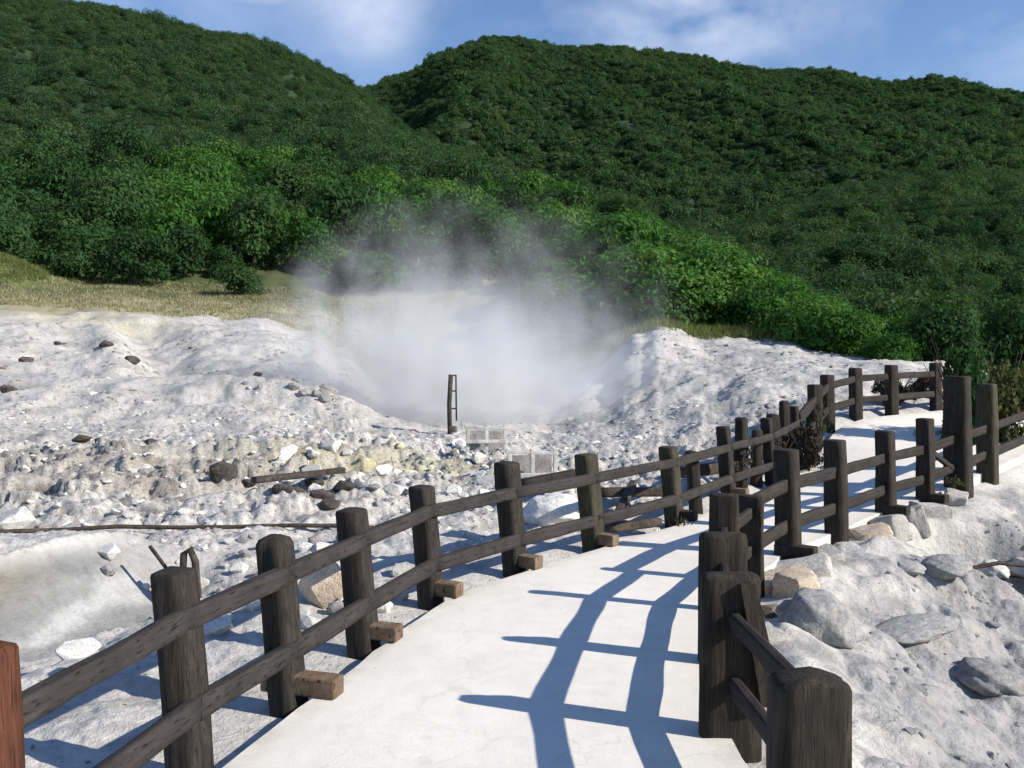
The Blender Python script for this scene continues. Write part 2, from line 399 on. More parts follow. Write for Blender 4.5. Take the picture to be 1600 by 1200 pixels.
    if detail:
        f1, f2 = worley(x * 1.5 + .3 * fbm(x * 3, y * 3, 2), y * 1.5); clod = np.clip(f2 - f1, 0, .5)
        g1, g2 = worley(x * 5 + 4, y * 5); clod2 = np.clip(g2 - g1, 0, .5)
        s = sst(.05, 1.0, pd)
        z = z + s * rough * (.20 * (clod - .2) + .075 * (clod2 - .2)) * (1 - .5 * sst(14, 19, dd)) + s * (1 - .9 * mud) * .03 * fbm(x * 2.3, y * 2.3, 4) + s * rough * .045 * fbm(x * 11, y * 11, 3) + s * rough * .03 * ridge(x * 4.3, y * 4.3, 3) * sst(22, 12, dd)
        rb = sst(.1, .5, pd) * (side > 0) * sst(15, 11, y)
        z = z + rb * (.13 * (1 - np.minimum(f1, 1)) ** 1.0 - .05 + .10 * ridge(x * .9, y * .9, 3) * .5)
        z = z + sst(14, 22, dd) * (1 - grass) * (.06 * fbm(x * 1.1, y * 1.1, 4) + .035 * ridge(x * .8 + 7, y * .8, 3))
    near = sst(.45, 0, pd)
    z = z * (1 - near) + (pz - .11) * near
    z = np.where(pd < 0, pz - .12, z)
    if want: return z, dict(pd=pd, side=side, px=px, dd=dd, rough=rough, grass=grass, pool=pb, zone=zone_rub, mud=mud, mt=mt, crack=crack)
    return z
def tz(x, y): return float(terrain(np.array([x]), np.array([y]))[0])

def build_ground():
    th = np.r_[np.linspace(-115, -38, 40)[:-1], np.linspace(-38, 38, 640), np.linspace(38, 115, 40)[1:]] * math.pi / 180
    r = np.r_[.25, np.geomspace(.7, 105, 760)]
    T, Rr = np.meshgrid(th, r); X = Rr * np.sin(T); Y = Rr * np.cos(T)
    Z, w = terrain(X, Y, True)
    V = np.stack([X, Y, Z], -1).reshape(-1, 3)
    nr, nc = X.shape; i = np.arange(nr - 1)[:, None] * nc + np.arange(nc - 1)[None]
    Fc = np.stack([i, i + 1, i + 1 + nc, i + nc], -1).reshape(-1, 4)[:, ::-1]
    me = np_mesh('ground', V, Fc)
    x, y, px, dd = X, Y, w['px'], w['dd']
    def C(*c): return np.array(c)[None, None, :]
    col = np.ones(X.shape + (3,)) * C(.565, .55, .525)
    def lay(mask, c): 
        nonlocal col; m = np.clip(mask, 0, 1)[..., None]; col = col * (1 - m) + C(*c) * m
    n = fbm(x * .35, y * .35, 4); n2 = fbm(x * 1.2 + 5, y * 1.2, 4)
    lay(sst(-.05, .35, n) * .6 * sst(15, 20, dd), (.43, .425, .42))
    lay(sst(.1, .5, n2) * .6, (.40, .385, .36)); n3 = fbm(x * 4 + 3, y * 4, 4); lay(sst(.05, .5, n3) * .45 * (w['rough'] > .1), (.3, .29, .275))
    # brown-stained flat with cracks, plus shadow lines painted along the ledge edges
    br = sst(9.4, 10.5, y + .6 * n2) * sst(15.5, 13, y + n2) * sst(-1.2, -3.2, x + 1.2 * n) * (w['side'] < 0)
    lay(br * .75, (.41, .375, .335)); lay(br * sst(.15, .5, n2) * .7, (.27, .235, .205)); lay(w['crack'], (.1, .088, .078))
    # sulphur tinge on the rubble bank and crest
    lay(np.exp(-(((x + 2) / 2.2) ** 2 + ((y - 13.2) / 1.2) ** 2)) * (.7 + .7 * n2), (.5, .45, .22))
    lay(np.exp(-(((x + 15.5) / 3) ** 2 + ((y - 33) / 2.2) ** 2)) * (.5 + .5 * n2), (.52, .47, .3))
    # right bank: cool grey mud
    rb = (w['side'] > 0) * sst(.5, 1.1, w['pd'] + .5 * n2) * sst(16, 12, y)
    lay(rb * .95, (.34, .337, .34)); lay(rb * sst(.0, .4, n), (.28, .28, .286)); lay(rb * sst(.1, .5, -n2) * .5, (.42, .415, .41)); lay(rb * sst(.1, .4, n3) * .45, (.2, .199, .2))
    lay(rb * sst(1.8, 3.0, w['pd']) * sst(-.1, .3, n2) * .7, (.2, .203, .215))
    # smooth mud bank at the left
    sk = fbm(x * 3.0 - y * 1.2, y * .7 + x * .5, 4)
    lay(w['mud'], (.25, .256, .256)); lay(w['mud'] * sst(.0, .35, sk), (.42, .425, .425)); lay(w['mud'] * sst(.1, .5, -sk) * .6, (.17, .175, .177)); lay(w['mud'] * np.exp(-((w['mt'] - .0) / .07) ** 2), (.6, .59, .57)); lay(w['mud'] * sst(7.0, 5.8, y) * np.exp(-((w['mt'] - .12) / .16) ** 2) * .8, (.25, .2, .12))
    lay(w['mud'] * sst(6.8, 8.0, y) * .8, (.47, .465, .45))
    # grass
    lay(w['grass'], (.33, .305, .2)); lay(w['grass'] * sst(44, 48, dd), (.07, .09, .035)); lay(w['grass'] * sst(500, 580, px) * sst(940, 880, px) * .8, (.2, .2, .1))
    lay(np.exp(-(((x + 27) / 3.6) ** 2 + ((y - 45) / 4) ** 2)) * 1.8, (.17, .21, .075))
    lay(w['grass'] * (px > 1230) * .8, (.13, .1, .075))
    a = me.attributes.new('tone', 'FLOAT_COLOR', 'POINT'); cc = np.ones((len(V), 4), np.float32); cc[:, :3] = col.reshape(-1, 3)
    a.data.foreach_set('color', cc.ravel())
    b = me.attributes.new('rough', 'FLOAT', 'POINT'); b.data.foreach_set('value', (w['rough'] * (1 - w['grass'])).astype(np.float32).ravel())
    return tag(mesh_obj('ground', me, GROUND), 'white and grey mineral ground with bare slopes either side of the path', 'ground', kind='structure')
build_ground()

# ------------------------------------------------------------------ hills and forest
def hill(name, label, ridge_px, d0, d1, p0, p1, z0, bend, wob, seed, ncol=160, nrow=60, crown_h=6):
    rp = np.array(ridge_px, float)
    def f(px, d):
        yr = np.interp(px, rp[:, 0], rp[:, 1]); zr = EYE + (HZ - yr) * d1 / F - crown_h
        t = (d - d0) / (d1 - d0); tt = np.clip(t, 0, 1)
        z = z0 + (zr - z0) * (tt * (1 - bend) + bend * tt ** 2 * (3 - 2 * tt))
        x = (px - 800) / F * d
        k = wob * np.sin(np.pi * np.clip(tt, 0, 1)) ** .6 * (1 - tt ** 4)
        z = z + k * (ridge(x / (d1 * .16) + seed, d / (d1 * .45) + seed, 3) - .6) 
        return np.where(t > 1, zr - (t - 1) * (d1 - d0) * .5, z)
    pp = np.linspace(p0, p1, ncol); dv = np.linspace(d0, d1 * 1.12, nrow)
    Q, D = np.meshgrid(pp, dv); Z = f(Q, D); X = (Q - 800) / F * D
    V = np.stack([X, D, Z], -1).reshape(-1, 3); i = np.arange(nrow - 1)[:, None] * ncol + np.arange(ncol - 1)[None]
    Fc = np.stack([i, i + 1, i + 1 + ncol, i + ncol], -1).reshape(-1, 4)
    o = mesh_obj(name, np_mesh(name, V, Fc), HILLM); tag(o, label, 'hill', kind='structure')
    return f
HILLM, t, b = new_mat('forest_floor'); t.ln(t.ramp(t.noise(t.add('ShaderNodeNewGeometry').outputs['Position'], .05, 5), [(.3, (.016, .036, .015)), (.7, (.026, .052, .02))]), b.inputs['Base Color'])
HA = hill('hill', 'nearer wooded hill rising at the upper left of the photo', [(-900, -40), (-300, -25), (0, 5), (130, 12), (250, 32), (400, 68), (480, 97), (545, 122), (600, 165), (680, 240), (760, 305), (850, 350), (1000, 420)], 80, 360, -900, 1000, 14, .35, 9, 1.3)
HB = hill('hill', 'farthest and broadest wooded hill with the rounded summit right of the saddle', [(0, 300), (300, 210), (450, 165), (540, 137), (610, 122), (680, 92), (720, 72), (760, 58), (800, 57), (860, 66), (950, 74), (1100, 86), (1200, 101), (1310, 106), (1380, 124), (1450, 122), (1600, 141), (1900, 190), (2500, 260)], 130, 880, 0, 2400, 8, .3, 16, 4.1, 220, 80, 17)
HC = hill('hill', 'low near wooded ridge at the right edge below the broad hill', [(900, 470), (1000, 420), (1130, 355), (1230, 302), (1330, 272), (1450, 257), (1600, 247), (1900, 225), (2500, 210)], 60, 230, 900, 2400, 2, .2, 4, 7.7)

def crown_mesh(name, mat, n, leaf, shape, seed, lumps=9, flat=.8, stretch=(1, 1, 1)):
    r = np.random.default_rng(seed)
    cs = r.normal(size=(lumps, 3)); cs /= np.linalg.norm(cs, axis=1, keepdims=True)
    cs *= (r.uniform(.25, .62, (lumps, 1))); cs[:, 2] *= shape; cs[:, 2] += .1 * shape
    rad = r.uniform(.28, .5, lumps)
    k = r.choice(lumps, n, p=rad ** 2 / (rad ** 2).sum())
    nr = r.normal(size=(n, 3)); nr[:, 2] = np.abs(nr[:, 2]) * 1.1 - .35; nr /= np.linalg.norm(nr, axis=1, keepdims=True)
    rr = rad[k] * r.uniform(.6, 1.08, n) * (1 + .2 * np.sin(nr[:, 0] * 7 + k) * np.cos(nr[:, 1] * 6 + k))
    c = cs[k] + nr * rr[:, None] * np.array([1, 1, shape * .9])
    c *= np.array(stretch)
    q = nr * .9 + r.normal(size=(n, 3)) * .55; q[:, 2] += .35; q /= np.linalg.norm(q, axis=1, keepdims=True)
    t = np.cross(q, r.normal(size=(n, 3))); t /= np.linalg.norm(t, axis=1, keepdims=True); bt = np.cross(q, t)
    s = leaf * r.uniform(.55, 1.25, n)[:, None]
    V = np.stack([c - t * s * .9, c - bt * s * .42 + q * s * .12, c + t * s * .9, c + bt * s * .42 + q * s * .12], 1).reshape(-1, 3)
    V[:, 2] += 0.55 * shape
    me = np_mesh(name, V, np.arange(4 * n).reshape(-1, 4), False); me.materials.append(mat)
    at = me.attributes.new('leafvar', 'FLOAT', 'POINT'); lv = np.repeat(np.clip(r.normal(.5, .22, n) + .12 * (k % 3 - 1), 0, 1), 4)
    at.data.foreach_set('value', lv.astype(np.float32))
    return me
def trunk_mesh(name, h, r0, mat, seed, limbs=5):
    rd = random.Random(seed); bm = bmesh.new()
    def tube(pts, rads):
        prev = None
        for p, r in zip(pts, rads):
            ring = [bm.verts.new((p[0] + r * math.cos(a), p[1] + r * math.sin(a), p[2])) for a in [i * math.pi / 3 for i in range(6)]]
            if prev: [bm.faces.new((prev[i], prev[(i + 1) % 6], ring[(i + 1) % 6], ring[i])) for i in range(6)]
            prev = ring
        bm.faces.new(prev)
    tube([(0, 0, -.3), (.03 * h, 0, h * .35), (0, .04 * h, h * .7), (.02, .02, h)], [r0 * 1.3, r0, r0 * .7, r0 * .3])
    for i in range(limbs):
        a = rd.uniform(0, 6.28); z = h * rd.uniform(.35, .7); L = h * rd.uniform(.35, .6)
        tube([(0, 0, z), (L * .5 * math.cos(a), L * .5 * math.sin(a), z + L * .4), (L * math.cos(a), L * math.sin(a), z + L * .7)], [r0 * .6, r0 * .4, r0 * .15])
    me = bpy.data.meshes.new(name); bmesh.ops.recalc_face_normals(bm, faces=bm.faces); bm.to_mesh(me); bm.free(); me.materials.append(mat)
    return me

def instancer(name, pts, scl, protos, label, cat, mat=None):
    col = bpy.data.collections.new(name + '_kinds')
    for k, me in enumerate(protos):
        o = bpy.data.objects.new(name + '_piece', me); col.objects.link(o)
    me = bpy.data.meshes.new(name); n = len(pts)
    me.vertices.add(n); me.vertices.foreach_set('co', pts.astype(np.float32).ravel())
    a = me.attributes.new('scl', 'FLOAT_VECTOR', 'POINT'); a.data.foreach_set('vector', scl.astype(np.float32).ravel())
    rot = np.zeros((n, 3), np.float32); rot[:, 2] = rng.uniform(0, 6.28, n)
    a = me.attributes.new('rot', 'FLOAT_VECTOR', 'POINT'); a.data.foreach_set('vector', rot.ravel())
    a = me.attributes.new('idx', 'INT', 'POINT'); a.data.foreach_set('value', rng.integers(0, len(protos), n).astype(np.int32))
    o = link(bpy.data.objects.new(name, me))
    g = bpy.data.node_groups.new(name, 'GeometryNodeTree')
    g.interface.new_socket('Geometry', in_out='INPUT', socket_type='NodeSocketGeometry'); g.interface.new_socket('Geometry', in_out='OUTPUT', socket_type='NodeSocketGeometry')
    N = g.nodes.new; gi = N('NodeGroupInput'); go = N('NodeGroupOutput'); ip = N('GeometryNodeInstanceOnPoints'); ci = N('GeometryNodeCollectionInfo')
    ci.inputs['Collection'].default_value = col; ci.inputs['Separate Children'].default_value = True; ci.inputs['Reset Children'].default_value = True
    ip.inputs['Pick Instance'].default_value = True
    def at(nm, dt):
        x = N('GeometryNodeInputNamedAttribute'); x.data_type = dt; x.inputs['Name'].default_value = nm; return x.outputs[0]
    L = g.links.new
    L(gi.outputs[0], ip.inputs['Points']); L(ci.outputs[0], ip.inputs['Instance']); L(at('idx', 'INT'), ip.inputs['Instance Index'])
    er = N('FunctionNodeEulerToRotation'); L(at('rot', 'FLOAT_VECTOR'), er.inputs[0]); L(er.outputs[0], ip.inputs['Rotation'])
    L(at('scl', 'FLOAT_VECTOR'), ip.inputs['Scale']); L(ip.outputs[0], go.inputs[0])
    md = o.modifiers.new('scatter', 'NODES'); md.node_group = g
    return tag(o, label, cat, kind='stuff')

FARP = [crown_mesh('crown_clump', L_FAR, 380, .125, .9, 100 + i, 6) for i in range(7)]
MIDP = [crown_mesh('crown_clump', L_FAR, 900, .075, .9, 130 + i, 9) for i in range(6)]
def forest(f, n, p0, p1, d0, d1, smin, smax, label, protos=None):
    px = rng.uniform(p0, p1, n); d = np.sqrt(rng.uniform(d0 ** 2, d1 ** 2, n)); z = f(px, d)
    x = (px - 800) / F * d
    cl = fbm(x / 30., d / 30., 2)
    s = rng.uniform(smin, smax, n) * (1 + .5 * cl) * np.exp(rng.normal(0, .16, n))
    S = np.stack([s, s, s * rng.uniform(.65, 1.2, n)], 1)
    pts = np.stack([x, d, z - .1 * s], 1)
    instancer('forest', pts, S, protos or MIDP, label, 'forest')
forest(HA, 14000, -350, 1000, 86, 366, 1.5, 2.7, 'dense green woodland covering the nearer left hill')
forest(HB, 52000, 100, 1950, 140, 890, 2.2, 4.1, 'dense dark green woodland covering the broad far hill', FARP)
forest(lambda px, d: interp2(px, d), 2600, 880, 1900, 46, 100, .9, 1.7, 'low dense scrub on the flat between the bright bushes and the right ridge')
forest(lambda px, d: interp2(px, d), 1600, -350, 900, 64, 100, 1.3, 2.0, 'dense undergrowth between the trees at the foot of the left hill')
forest(HC, 5200, 900, 1950, 62, 235, 1.4, 2.7, 'dense dark green woodland covering the low right ridge')

# nearest trees and bushes: every one a thing
CROWNS = {k: [crown_mesh('crown', m, 3400, .062, sh, 200 + i + j, 12) for i in range(4)] for j, (k, m, sh) in
          enumerate((('bright', L_NEAR, .8), ('dark', L_MID, .95)))}
TRUNKS = [trunk_mesh('trunk', 1.0, .05, BARK, 50 + i) for i in range(3)]
def plant_tree(name, x, y, z, s, hh, kind, label, cat, group):
    r = empty(name, (x, y, z), random.uniform(0, 6.28)); r.scale = (s, s, s * hh); tag(r, label, cat, group)
    mesh = random.choice(CROWNS[kind])
    c = bpy.data.objects.new('crown', mesh); link(c, r)
    t_ = bpy.data.objects.new('trunk', random.choice(TRUNKS)); link(t_, r)
    return r
def scatter_trees(n, p0, p1, dfun, mind, smin, smax, sel, ):
    out = []; tries = 0
    while len(out) < n and tries < 40000:
        tries += 1
        px = random.uniform(p0, p1); lo, hi = dfun(px); d = math.sqrt(random.uniform(lo * lo, hi * hi)); x = (px - 800) / F * d
        if any((x - a) ** 2 + (d - b) ** 2 < mind ** 2 for a, b, *_ in out): continue
        s = random.uniform(smin, smax); out.append((x, d, s, px))
    return out
for x, y, s, px in scatter_trees(150, -160, 900, lambda p: (47 if p < 520 else 50, 90), 1.9, 2.2, 3.5, 0):
    z = float(interp2(np.array([px]), np.array([y]))[0]) - .4
    br = (200 < px < 640 and y > 52 and random.random() < .75) or (px > 560 and random.random() < .6)
    if y < 53: s *= .7
    if px < 640:
        lab = ('bright green leafy tree on the lower slope of the left hill', 'bright green trees on the left slope') if br else ('dark green broadleaf tree at the edge of the wood above the left grass strip', 'dark trees along the left wood edge')
    else:
        lab = ('green tree on the slope behind the steam plume', 'trees behind the steam')
    plant_tree('broadleaf_tree', x, y, z, s, random.uniform(.95, 1.35), 'bright' if br else 'dark', lab[0], 'tree', lab[1])
def rb(p): 
    lo = np.interp(p, [860, 950, 1030, 1200, 1330, 1460], [44, 37, 36, 33, 25, 24]); return (lo, lo + np.interp(p, [860, 950, 1200, 1460], [10, 20, 18, 10]))
for x, y, s, px in scatter_trees(115, 870, 1450, rb, 1.1, 1.5, 2.7, 0):
    s *= float(np.interp(px, [930, 980, 1150, 1330], [1.0, 1.35, 1.15, .6]))
    z = float(interp2(np.array([px]), np.array([y]))[0]) - .35
    plant_tree('green_shrub', x, y, z, s, random.uniform(.85, 1.2), 'bright', 'bright green bush in the thicket above the white slope on the right', 'bush', 'bright bushes right of the steam')
for x, y, s, px in scatter_trees(24, 1430, 1700, lambda p: (24, 40), 1.6, 1.3, 2.1, 0):
    z = float(interp2(np.array([px]), np.array([y]))[0]) - .35
    plant_tree('dark_shrub', x, y, z, s, random.uniform(.85, 1.2), 'dark', 'dark green bush beyond the far fence at the right edge', 'bush', 'dark bushes beyond the far right fence')

# ------------------------------------------------------------------ grass strips
def grass(name, label, n, p0, p1, dlo, dhi, h, mat, cond=None):
    px = rng.uniform(p0, p1, n); d = rng.uniform(dlo, dhi, n); x = (px - 800) / F * d
    z, w = terrain(x, d, True); k = rng.uniform(0, 1, n) < w['grass'] * (.35 + fbm(x * .5, d * .5, 2) + .4)
    if cond is not None: k &= cond(px, d, x)
    x, d, z = x[k], d[k], z[k]; n = len(x); V = []
    bl = 5
    X = np.repeat(x, bl) + rng.normal(0, .12, n * bl); Y = np.repeat(d, bl) + rng.normal(0, .12, n * bl); Z = np.repeat(z, bl) - .03
    a = rng.uniform(0, 6.28, n * bl); hh = h * rng.uniform(.5, 1.3, n * bl); lean = rng.normal(0, .35, (n * bl, 2)) * hh[:, None]; wd = .022
    b0 = np.stack([X - wd * np.cos(a), Y - wd * np.sin(a), Z], 1); b1 = np.stack([X + wd * np.cos(a), Y + wd * np.sin(a), Z], 1)
    tp = np.stack([X + lean[:, 0], Y + lean[:, 1], Z + hh], 1)
    V = np.stack([b0, b1, tp], 1).reshape(-1, 3)
    me = np_mesh(name, V, np.arange(len(V)).reshape(-1, 3), False); at = me.attributes.new('leafvar', 'FLOAT', 'POINT')
    at.data.foreach_set('value', np.repeat(rng.uniform(0, 1, n * bl), 3).astype(np.float32))
    tag(mesh_obj(name, me, mat), label, 'grass', kind='stuff')
grass('dry_grass', 'dry tan grass strip along the crest below the left wood', 16000, -150, 620, 36, 50, .14, GRASSM, lambda px, d, x: np.hypot(x + 27.2, d - 45) > 3.6)
grass('green_grass', 'yellowish green grass fringe on top of the right white slope', 5000, 900, 1300, 29, 38, .35, GREENG)
grass('mound_grass', 'olive green grass on the rounded mound at the left edge', 7000, -160, 75, 42, 50, .22, GREENG, lambda px, d, x: np.hypot(x + 27.2, d - 45) < 4.0)

# ------------------------------------------------------------------ rocks
def rock_mesh(name, seed, mat, kind='angular', sub=0):
    r = random.Random(seed); bm = bmesh.new()
    if kind == 'angular':
        for i in range(22):
            v = Vector((r.gauss(0, 1), r.gauss(0, 1), r.gauss(0, 1))).normalized() * r.uniform(.75, 1)
            bm.verts.new((v.x, v.y * .85, v.z * .7))
        res = bmesh.ops.convex_hull(bm, input=bm.verts[:])
        bmesh.ops.delete(bm, geom=[g for g in res['geom_interior'] if isinstance(g, bmesh.types.BMVert)], context='VERTS')
        if sub:
            bmesh.ops.bevel(bm, geom=bm.edges[:], offset=.035, segments=1, affect='EDGES', profile=.6, clamp_overlap=True)
            for v in bm.verts:
                l = math.sqrt(v.co.x ** 2 + (v.co.y / .85) ** 2 + (v.co.z / .7) ** 2)
                if l > 1: v.co /= l
    else:
        bmesh.ops.create_icosphere(bm, subdivisions=4, radius=1)
        o = r.uniform(0, 50)
        X = np.array([v.co[:] for v in bm.verts]); k = 1 + .32 * fbm(X[:, 0] * 1.1 + o + X[:, 2], X[:, 1] * 1.1 - X[:, 2] * .7, 3) + .06 * ridge(X[:, 0] * 3 + o, X[:, 1] * 3 + X[:, 2] * 3, 2)
        for v, s in zip(bm.verts, k): v.co *= s; v.co.z *= .65
    me = bpy.data.meshes.new(name); bmesh.ops.recalc_face_normals(bm, faces=bm.faces); bm.to_mesh(me); bm.free()
    if kind != 'angular': me.polygons.foreach_set('use_smooth', [True] * len(me.polygons))
    me.materials.append(mat); return me
R_BANK = mat_rock('bank_rock', (.17, .17, .174), (.3, .299, .3), (.42, .417, .41))
def block_mesh(seed, mat):
    bm = bmesh.new(); bmesh.ops.create_cube(bm, size=1.7); bmesh.ops.bevel(bm, geom=bm.edges[:], offset=.22, segments=2, affect='EDGES', profile=.6)
    bmesh.ops.triangulate(bm, faces=bm.faces[:]); bmesh.ops.subdivide_edges(bm, edges=bm.edges[:], cuts=2, use_grid_fill=True)
    X = np.array([v.co[:] for v in bm.verts]); o = seed * 7.7
    k = 1 + .22 * fbm(X[:, 0] * .9 + o + X[:, 2] * .6, X[:, 1] * .9 - X[:, 2] * .7 + o, 4) + .05 * ridge(X[:, 0] * 3 + o, X[:, 1] * 3 + X[:, 2] * 2, 2)
    for v, q in zip(bm.verts, k): v.co *= q
    me = bpy.data.meshes.new('block'); bmesh.ops.recalc_face_normals(bm, faces=bm.faces); bm.to_mesh(me); bm.free(); me.polygons.foreach_set('use_smooth', [True] * len(me.polygons)); me.materials.append(mat); return me
R_KERB = mat_rock('kerb_rock', (.34, .33, .31), (.5, .485, .455), (.6, .59, .56), .6)
BLOCKS = [block_mesh(i, R_KERB) for i in range(5)] + [block_mesh(9, R_TAN)]
RK = {}
for nm, m in (('white', R_WHITE), ('grey', R_GREY), ('dark', R_DARK), ('tan', R_TAN), ('yel', R_YEL), ('brn', R_BRN)):
    RK[nm] = [rock_mesh('rock', 300 + 10 * i + len(nm), m, 'angular', 1) for i in range(4)]
SM = {nm: [rock_mesh('boulder', 400 + i * 7, m, 'smooth') for i in range(3)] for nm, m in (('white', R_WHITE), ('grey', R_GREY), ('bank', R_BANK), ('dark', R_DARK))}
def rock(name, px, py, z, w, h, kind, label, group=None, smooth=False, depth=None, sink=.25, cat='rock', rz=None, tilt=0):
    p = P(px, py, z); zz = tz(p.x, p.y); 
    me = random.choice((SM if smooth else RK)[kind]); o = bpy.data.objects.new(name, me); link(o)
    o.location = (p.x, p.y, zz + h * (.5 - sink)); o.scale = (w / 2, (depth or w) / 2, h / 2 / (.65 if not smooth else .62))
    o.rotation_euler = (tilt, random.uniform(-.15, .15), random.uniform(-.5, .5) if rz is None else rz)
    return tag(o, label, cat, group)
# stones that edge the right fence
def block(px, py, z, w, h, k, label, d=None, rz=.2):
    p = P(px, py, z); o = link(bpy.data.objects.new('edge_stone', BLOCKS[k])); o.location = (p.x, p.y, tz(p.x, p.y) + h * .3)
    o.scale = (w / 1.8, (d or w) / 1.8, h / 1.8); o.rotation_euler = (.05, -.08, rz); tag(o, label, 'rock')
block(1246, 938, -.1, .25, .2, 5, 'pale tan boulder at the foot of the right fence above the rounded grey boulder', rz=.6)
rock('edge_stone', 1205, 955, -.05, .22, .13, 'brn', 'small rusty brown stone just behind the nearest big right post')
block(1190, 1010, -.1, .28, .1, 2, 'flat pale slab right of the big split post')
rr_ = random.Random(5)
for i in range(5, 10):
    a = Vector(RP[i + 1]); b_ = Vector(RP[i + 2]) if i < 10 else Vector(RP[12]); dr = (b_ - a).normalized(); nr = Vector((dr.y, -dr.x, 0))
    for f in ((.3, .75) if (b_ - a).length > .9 else (.5,)):
        q = a.lerp(b_, f) + nr * rr_.uniform(.14, .24); sz = rr_.uniform(.26, .42)
        o = link(bpy.data.objects.new('kerb_stone', rr_.choice(BLOCKS))); o.location = (q.x, q.y, q.z - rr_.uniform(.09, .15))
        o.scale = (sz / 2, sz * rr_.uniform(.35, .65), rr_.uniform(.09, .2)); o.rotation_euler = (rr_.uniform(-.3, .3), rr_.uniform(-.25, .25), math.atan2(dr.y, dr.x) + rr_.uniform(-.8, .8))
        tag(o, 'pale block in the row of kerb stones under the right fence', 'kerb stone', 'kerb stones under the right fence')
# boulders on the right bank
rock('boulder', 1282, 1035, -.3, .46, .36, 'bank', 'smooth rounded pale grey boulder beside the stump post', smooth=True, cat='boulder', sink=.35)
rock('boulder', 1545, 1150, -.85, .42, .2, 'bank', 'flat dark grey boulder in the bottom right corner', smooth=True, cat='boulder')
rock('boulder', 1430, 1105, -.8, .6, .14, 'bank', 'long low pale rock on the rubble at the lower right', smooth=True, cat='boulder', depth=.35)
rock('boulder', 1420, 965, -.55, .3, .1, 'bank', 'grey slab with a dark crack under it on the bank', smooth=True, cat='boulder')
rock('boulder', 1480, 985, -.7, .42, .16, 'bank', 'grey boulder left of the dark hollow on the right', smooth=True, cat='boulder')
rock('boulder', 1556, 882, -.5, .28, .2, 'white', 'white boulder at the left rim of the dark hollow', smooth=True, cat='boulder', sink=.1)
rock('boulder', 1614, 880, -.5, .4, .24, 'white', 'white boulder at the right rim of the dark hollow', smooth=True, cat='boulder', sink=.1)
rock('dark_rock', 1528, 908, -.6, .22, .16, 'dark', 'black rock added to darken the left tip of the dark hollow', sink=.2)  # black rocks added so the hollow reads dark
rock('dark_rock', 1580, 902, -.6, .36, .12, 'dark', 'black rock slab added to darken the floor of the dark hollow', sink=.3, depth=.4)
rock('dark_rock', 1470, 975, -.75, .16, .14, 'brn', 'small brown stone at the foot of the grey bank')
# left field
rock('dark_rock', 345, 778, 0, .42, .32, 'dark', 'largest black angular rock on the brown ground behind the left fence', sink=.15)
for i, (a, b, s) in enumerate(((425, 775, .3), (462, 790, .4), (500, 800, .35), (520, 770, .26), (440, 800, .34), (478, 762, .28), (405, 792, .26), (535, 790, .34), (448, 786, .3), (488, 782, .3), (386, 770, .24), (512, 806, .3))):
    rock('dark_rock', a, b, 0, s, s * .5, 'dark', 'dark jagged rock in the broken ledge right of the big black rock', 'dark rocks of the broken ledge', sink=.25)
for a, b, s in ((125, 718, .4), (155, 716, .3), (200, 722, .35), (235, 716, .3)):
    rock('dark_rock', a, b, 0, s, s * .4, 'dark', 'small black stone on the brown strip at the foot of the left slope', 'black stones below the left slope')
for a, b, d, s in ((40, 625, 24, .5), (165, 600, 25.5, .55), (205, 612, 24.5, .6), (90, 585, 27, .3), (262, 636, 23, .4), (402, 655, 20.5, .3), (12, 672, 20, .5)):
    x = (a - 800) / F * d; o = rock('dark_rock', a, 700, 0, s, s * .5, 'dark', 'dark rock lying on the bare left slope', 'dark rocks on the left slope'); o.location = (x, d, tz(x, d) + .05)
for i in range(9):
    a = random.uniform(455, 520); d = random.uniform(19, 20.5); x = (a - 800) / F * d; s = random.uniform(.25, .5)
    o = rock('dark_rock', a, 700, 0, s, s * .6, 'grey', 'grey rock on the nose of the left slope beside the steam', 'rocks on the left slope nose'); o.location = (x, d, tz(x, d) + .05)
rock('boulder', 862, 815, 0, .62, .34, 'white', 'large white boulder behind the left fence near its bend', smooth=True, cat='boulder', sink=.1)
rock('boulder', 505, 940, -.05, .5, .4, 'tan', 'pinkish tan boulder seen between two posts under the left rail', cat='boulder', sink=.1)
rock('boulder', 320, 990, -.1, .42, .2, 'white', 'white pitted rock at the foot of the smooth mud bank', cat='boulder')
rock('boulder', 118, 1035, -.15, .3, .17, 'white', 'white peaked rock on the near end of the smooth mud bank', cat='boulder')
rock('white_rock', 15, 830, 0, .6, .3, 'white', 'bright white rock at the far left edge beyond the mud bank')
rock('boulder', 895, 800, 0, .3, .22, 'white', 'small white boulder touching the left fence post at the bend', smooth=True, cat='boulder')
for i in range(60):
    a = random.uniform(150, 640); b_ = random.uniform(850, 985); s_ = random.uniform(.07, .22)
    pq = P(a, b_, -.05)
    if path_info(np.array([pq.x]), np.array([pq.y]))[0][0] < .35: continue
    rock('rubble_rock', a, b_, -.05, s_, s_ * .7, 'white' if i % 4 else 'grey', 'broken rock on the rough ground between the mud bank and the left fence', 'broken rocks by the mud bank')
